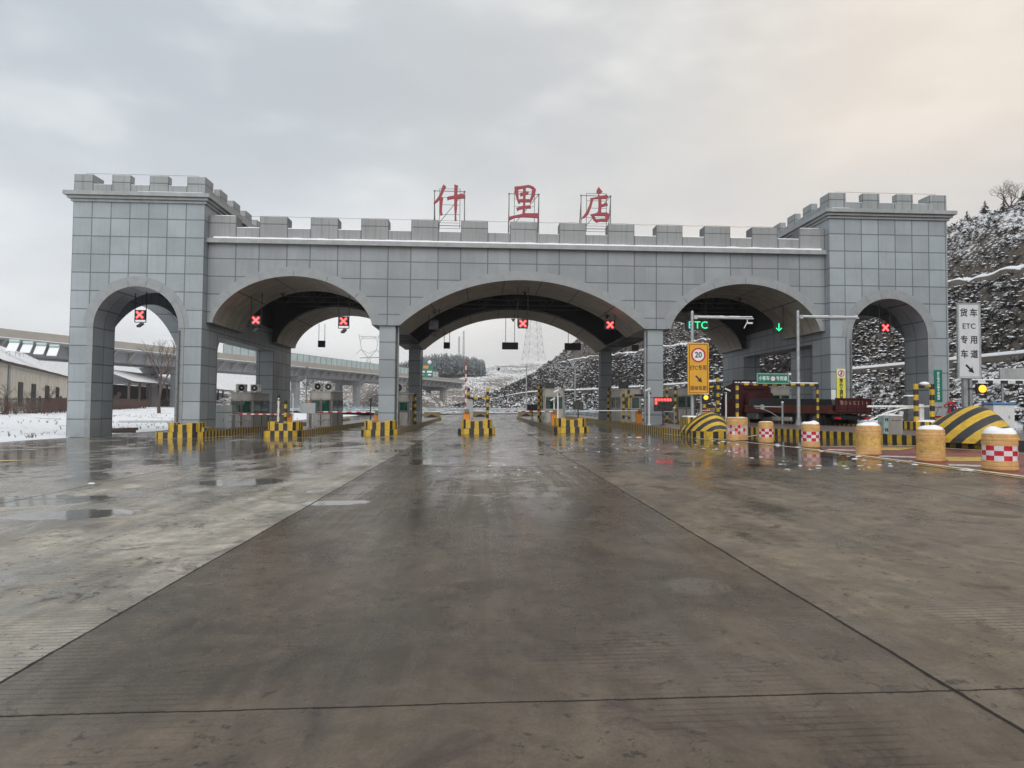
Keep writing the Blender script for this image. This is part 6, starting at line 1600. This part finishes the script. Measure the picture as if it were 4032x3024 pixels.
for z_ in (.95, 1.14, 1.62): tg.box(-1.15, 1.15, -.075, -.06, z_, z_+.06)
tgo = tg.build('tailgate', MT['truckred'], t)
for i, chh in enumerate('鲁D6G214'): text(chh, .27, (-.82+i*.27, -.085, 1.42), MT['dirtwhite'], tgo, 'plate_letter', .004, .002, .9)
ld = MB(); ld.add([(-1.05, .3, 1.3), (1.05, .3, 1.3), (1.05, 7.2, 1.3), (-1.05, 7.2, 1.3), (-.95, .5, 1.62), (.95, .5, 1.60), (.95, 7.1, 1.74), (-.95, 7.1, 1.72)], [(3, 2, 1, 0), (4, 5, 6, 7), (0, 1, 5, 4), (1, 2, 6, 5), (2, 3, 7, 6), (3, 0, 4, 7)]); ld.build('tarpaulin', MT['blackcase'], t)
cabm = MB(); y0, y1 = 7.75, 9.9; pr_ = [(y0, .55), (y0, 2.35), (y0+.25, 2.6), (y0+.9, 2.72), (y1-.35, 2.5), (y1-.02, 1.55), (y1, .55)]
n = len(pr_); cabm.add([(-1.12, y, z) for y, z in pr_]+[(1.12, y, z) for y, z in pr_], [tuple(range(n)), tuple(reversed(range(n, 2*n)))]+[((i+1) % n, i, n+i, n+(i+1) % n) for i in range(n)]); cabm.build('cab', MT['truckred'], t, angle=30)
q = MB(); q.add([(-.95, y0-.1, 2.35), (.95, y0-.1, 2.35), (1.0, y0+1.1, 2.72), (-1.0, y0+1.1, 2.72), (-.8, y0+.2, 2.78), (.8, y0+.2, 2.78), (.9, y0+1.1, 2.95), (-.9, y0+1.1, 2.95)], [(3, 2, 1, 0), (4, 5, 6, 7), (0, 1, 5, 4), (1, 2, 6, 5), (2, 3, 7, 6), (3, 0, 4, 7)]); q.build('roof_fairing', MT['truckred'], t)
for s_ in (-1, 1):
    q = MB(); a_, b_ = sorted((s_*1.121, s_*1.135)); q.box(a_, b_, y0+.85, y1-.5, 1.55, 2.25); q.build('window', MT['darkwin'], t)
q = MB(); q.box(-.8, .8, y0-.014, y0, 1.6, 2.2); q.build('window', MT['darkwin'], t)
q = MB(); q.box(-1.0, 1.0, 7.42, 7.5, .9, 2.1)
for x_ in (-.8, -.3, .3, .8): q.tube([(x_, 7.46, 1), (x_, 7.46, 2.15)], .035, 6)
q.build('headboard', MT['truckred'], t)
q = MB(); q.bbox(-1.12, -.62, 6.2, 7.3, .45, .84, .05); q.build('fuel_tank', MT['galvdark'], t)
for (yy, xx, ww) in ((1.5, .80, .5), (2.75, .80, .5), (9.0, .93, .28)):
    for s_ in (-1, 1):
        wv = MB(); wv.tube([(s_*(xx-ww/2), yy, .5), (s_*(xx+ww/2), yy, .5)], .5, 24); wo = wv.build('wheel', MT['rubber'], t); hv = MB(); hv.tube([(s_*(xx+ww/2), yy, .5), (s_*(xx+ww/2+.03), yy, .5)], .24, 16); hv.build('rim', MT['galvdark'], wo)
for x_ in (-.95, .95):
    q = MB(); q.box(x_-.14, x_+.14, -.02, .15, .58, .68); q.build('tail_lamp', MT['refred'], t)
for s_ in (-1, 1):
    q = MB(); q.box(s_*.8-.3, s_*.8+.3, .85, .87, .2, .62); q.build('mudflap', MT['rubber'], t)
    q = MB(); q.tube([(s_*1.15, 9.7, 2.2), (s_*1.4, 9.75, 2.3), (s_*1.4, 9.75, 1.7)], .02, 6); q.bbox(s_*1.4-.1, s_*1.4+.1, 9.72, 9.80, 1.7, 2.2, .03); q.build('mirror', MT['blackcase'], t)
# snow lying under the parked trailer edge
m_ = MB(); m_.bbox(-.5, .5, -.2, .2, 0, .10, .06); tag(m_.build('snow_heap', MT['snow'], None, (16.0, -4.6, gz(16)), smooth=True), 'small heap of dirty snow behind the truck tailgate', 'snow heap')

# ------------------------------------------------------------------ two road workers
def skin_body(name, joints, edges, parent, mats, assign, levels=2):
    me = bpy.data.meshes.new(name); me.from_pydata([j[:3] for j in joints], edges, []); o = bpy.data.objects.new(name, me); COL.objects.link(o)
    sk = o.modifiers.new('s', 'SKIN'); ss = o.modifiers.new('u', 'SUBSURF'); ss.levels = levels; ss.render_levels = levels
    for v_, j in zip(me.skin_vertices[0].data, joints): v_.radius = (j[3], j[4] if len(j) > 4 else j[3])
    me.skin_vertices[0].data[0].use_root = True; bpy.context.view_layer.update()
    m2 = bpy.data.meshes.new_from_object(o.evaluated_get(bpy.context.evaluated_depsgraph_get())); bpy.data.objects.remove(o)
    m2.materials.clear()
    for m in mats: m2.materials.append(m)
    for p in m2.polygons: p.material_index = assign(p.center); p.use_smooth = True
    n = bpy.data.objects.new(name, m2); COL.objects.link(n); n.parent = parent; return n
def hand(joints, edges, wi, d, up):
    """five bent fingers rooted in a short palm at joint wi"""
    w_ = Vector(joints[wi][:3]); d = Vector(d).normalized(); up = Vector(up).normalized(); s_ = d.cross(up)
    joints.append((*(w_+d*.075), .034, .018)); pi = len(joints)-1; edges.append((wi, pi))
    for k, (off, l) in enumerate(((-.030, .062), (-.010, .072), (.011, .068), (.030, .052))):
        b = w_+d*.085+s_*off; joints.append((*b, .0095)); joints.append((*(b+d*l*.6-up*.010), .0085)); joints.append((*(b+d*l*.85-up*.040), .0075)); e = len(joints); edges.extend([(pi, e-3), (e-3, e-2), (e-2, e-1)])
    b = w_+d*.03+s_*-.036; joints.append((*b, .012)); joints.append((*(b+d*.04-s_*.022-up*.012), .010)); joints.append((*(b+d*.065-s_*.018-up*.035), .009)); e = len(joints); edges.extend([(pi, e-3), (e-3, e-2), (e-2, e-1)])
def person(label, x, y, z, rz, lean, armL, armR, mats, masked, hgt=1.66):
    t = thing('person', label, 'person', (x, y, z), rz, None); s = hgt/1.70; hy = -.42*lean
    J = [(0, 0, .92, .125, .10), (0, hy*.35, 1.10, .125, .095), (0, hy*.75, 1.30, .15, .10), (0, hy, 1.43, .075, .07), (0, hy*1.12, 1.50, .050, .052),
         (0, hy*1.25-.015, 1.585, .074, .088), (0, hy*1.28-.012, 1.665, .066, .078),
         (-.17, hy*.98, 1.40, .062), (.17, hy*.98, 1.40, .062),
         (-.09, -.01, .86, .088), (.09, -.01, .86, .088), (-.11, -.05, .48, .060), (.12, .02, .48, .060), (-.12, .02, .09, .042), (.13, .06, .09, .042), (-.125, -.13, .04, .036, .03), (.135, -.09, .04, .036, .03)]
    E_ = [(0, 1), (1, 2), (2, 3), (3, 4), (4, 5), (5, 6), (3, 7), (3, 8), (0, 9), (0, 10), (9, 11), (10, 12), (11, 13), (12, 14), (13, 15), (14, 16)]
    for sh, (el, wr, dd) in ((7, armL), (8, armR)):
        J.append((*el, .047)); J.append((*wr, .034)); n = len(J); E_ += [(sh, n-2), (n-2, n-1)]; hand(J, E_, n-1, dd, (0, 0, 1))
    wr = [armL[1], armR[1]]; top = Vector((0, hy, 1.46))
    def asg(c):
        if c.z < .075 and True: return 3
        for q in wr:
            if (c-Vector(q)).length < .17 and (c-Vector(q)).dot(Vector((0, hy, 1.2))-Vector(q)) < .012: return 0
        if c.z > 1.475 and abs(c.x) < .13 and (c.z > 1.49): return 0
        if c.z < .90: return 2
        return 1
    J = [tuple([j[0]*s, j[1]*s, j[2]*s]+[q*s for q in j[3:]]) for j in J]; wr = [tuple(c*s for c in q) for q in wr]
    body = skin_body('body', J, E_, t, mats, lambda c: asg(c/s) if True else 0)
    hc = Vector((0, (hy*1.27-.012)*s, 1.62*s))
    h_ = MB(); h_.ball((hc.x, hc.y+.018, hc.z+.042), .098*s, 0, 8, 1.02); hb_ = h_.build('hair', MT['hair'], t, smooth=True)
    # keep the hair off the face: cut the front lower part
    bm = bmesh.new(); bm.from_mesh(hb_.data); bmesh.ops.delete(bm, geom=[f for f in bm.faces if f.calc_center_median().y < hc.y-.02 and f.calc_center_median().z < hc.z+.085], context='FACES'); bm.to_mesh(hb_.data); bm.free()
    fc = MB();
    for q in (-.03, .03): fc.ball((q*s, hc.y-.078*s, hc.z+.005), .011*s, 0, 5)
    fc.build('eyes', MT['ink'], t); nz_ = MB(); nz_.ball((0, hc.y-.090*s, hc.z-.020), .014*s, 0, 5, 1.4); nz_.build('nose', MT['skin'], t, smooth=True)
    for q in (-1, 1): e_ = MB(); e_.ball((q*.074*s, hc.y+.005, hc.z-.005), .018*s, 0, 5, 1.5); e_.build('ear', MT['skin'], t, smooth=True)
    if masked:
        m_ = MB(); m_.grid(lambda u, v: ((u-.5)*.135*s, hc.y-(.100-.22*(u-.5)**2)*s, hc.z+(-.075+.07*v)*s), 8, 4); m_.build('face_mask', MT['mask'], t, smooth=True)
    else:
        m_ = MB(); m_.box(-.022*s, .022*s, hc.y-.086*s, hc.y-.078*s, hc.z-.055*s, hc.z-.048*s); m_.build('mouth', MT['redletter'], t)
    return t
# local front is -Y
P1 = person('person in red vest over navy clothes with white face mask, leaning on a shovel', 19.75, -1.2, .56, R(-70), .55, ((-.22, -.36, 1.12), (-.05, -.58, 1.02), (.2, -.8, -.4)), ((.24, -.30, 1.10), (.10, -.52, .92), (0, -.7, -.5)), [MT['skin'], MT['jacketred'], MT['navy'], MT['blackcase']], True, 1.60)
m_ = MB(); m_.bbox(.05, .13, -.152, -.14, 1.18, 1.30, .005); m_.build('sleeve_patch', MT['bright'], P1)
P2 = person('person in dark red jacket reaching sideways to the handle of a red cart', 21.2, -1.4, .56, R(8), .12, ((-.42, -.10, 1.30), (-.66, -.22, 1.20), (-.6, -.4, -.3)), ((.26, -.05, 1.14), (.20, -.24, .98), (-.2, -.7, -.3)), [MT['skin'], MT['jacketred'], MT['navy'], MT['blackcase']], False, 1.66)
m_ = MB(); m_.grid(lambda u, v: (lerp(-.075, .075, u), -.115-.03*v-.012*math.cos((u-.5)*3), lerp(.95, 1.32, v)), 6, 6); m_.build('shirt_front', MT['navy'], P2, smooth=True)
m_ = MB(); m_.box(-.19, .19, -.148, -.135, 1.255, 1.275); m_.build('reflective_strip', MT['refwhite'], P2)
t = thing('snow_shovel', 'snow shovel with a thin pale shaft held by the masked person', 'shovel', (19.75, -1.2, .56), R(-70)); m_ = MB(); m_.tube([(.02, -.42, 1.05), (-.02, -.60, .95), (-.15, -1.35, .16)], .016, 8); m_.build('shaft', MT['timber'], t); m_ = MB(); m_.add([(-.36, -1.30, .18), (.05, -1.36, .18), (.08, -1.62, .03), (-.40, -1.55, .03), (-.36, -1.29, .20), (.05, -1.35, .20), (.08, -1.62, .05), (-.40, -1.55, .05)], [(3, 2, 1, 0), (4, 5, 6, 7), (0, 1, 5, 4), (1, 2, 6, 5), (2, 3, 7, 6), (3, 0, 4, 7)]); m_.build('blade', MT['galv'], t)
t = thing('hand_cart', 'red framed hand cart with thin handles beside the person in the red jacket', 'cart', (20.55, -1.75, .56), R(10)); m_ = MB()
for a, b in (((-.45, -.3, .70), (.75, -.3, .55)), ((-.45, .3, .70), (.75, .3, .55)), ((-.45, -.3, .70), (-.45, .3, .70)), ((.75, -.3, .55), (.75, .3, .55)), ((.1, -.3, .63), (.1, .3, .63)), ((-.4, -.3, .7), (-.4, -.3, .3)), ((-.4, .3, .7), (-.4, .3, .3))): m_.tube([a, b], .03, 6)
m_.box(-.42, .72, -.28, .28, .52, .57); m_.build('frame', MT['red'], t); m_ = MB();
for y_ in (-.28, .28): m_.tube([(-.2, y_, .66), (.05, y_-.02, 1.18)], .014, 6)
m_.tube([(.05, -.3, 1.18), (.05, .3, 1.18)], .014, 6); m_.build('handle', MT['timber'], t)
for x_, y_ in ((.5, -.34), (.5, .34), (-.4, -.34), (-.4, .34)):
    m_ = MB(); m_.tube([(x_, y_-.03, .2), (x_, y_+.03, .2)], .2, 16); m_.build('wheel', MT['rubber'], t)
# timber lying in the snow by the first tower, and a low pipe rail
for i, (a, b, r_, lb) in enumerate((((-23.6, 4.4, .08), (-21.4, 4.9, .16), .10, 'snowy dark plank lying by the outer tower pier'), ((-23.8, 3.2, .02), (-20.9, 3.7, .06), .09, 'second dark plank with snow lying nearer the road edge'))):
    m_ = MB(); m_.bar(a, b, r_*1.5); tag(m_.build('timber_plank', MT['timber']), lb, 'plank'); s_ = bpy.data.objects[-1] if False else None
m_ = MB(); m_.tube([(-27.5, 14, .30), (-21.5, 14.6, .34)], .07, 8); tag(m_.build('pipe_rail', MT['galv']), 'thin grey pipe lying across the snow beyond the first tower', 'pipe')
# ------------------------------------------------------------------ winter haze
hb = MB(); hb.box(-1020, 1020, -420, 1320, -1.95, 95.0)
hm = bpy.data.materials.new('haze_air'); hm.use_nodes = True; ht_ = hm.node_tree; ht_.nodes.clear()
ho = ht_.nodes.new('ShaderNodeOutputMaterial'); hv = ht_.nodes.new('ShaderNodeVolumePrincipled'); hv.inputs['Color'].default_value = (.97, .98, 1, 1); hv.inputs['Density'].default_value = HAZE = .00042; hv.inputs['Anisotropy'].default_value = .2
ht_.links.new(hv.outputs[0], ho.inputs['Volume'])
tag(hb.build('haze', hm), kind='stuff')
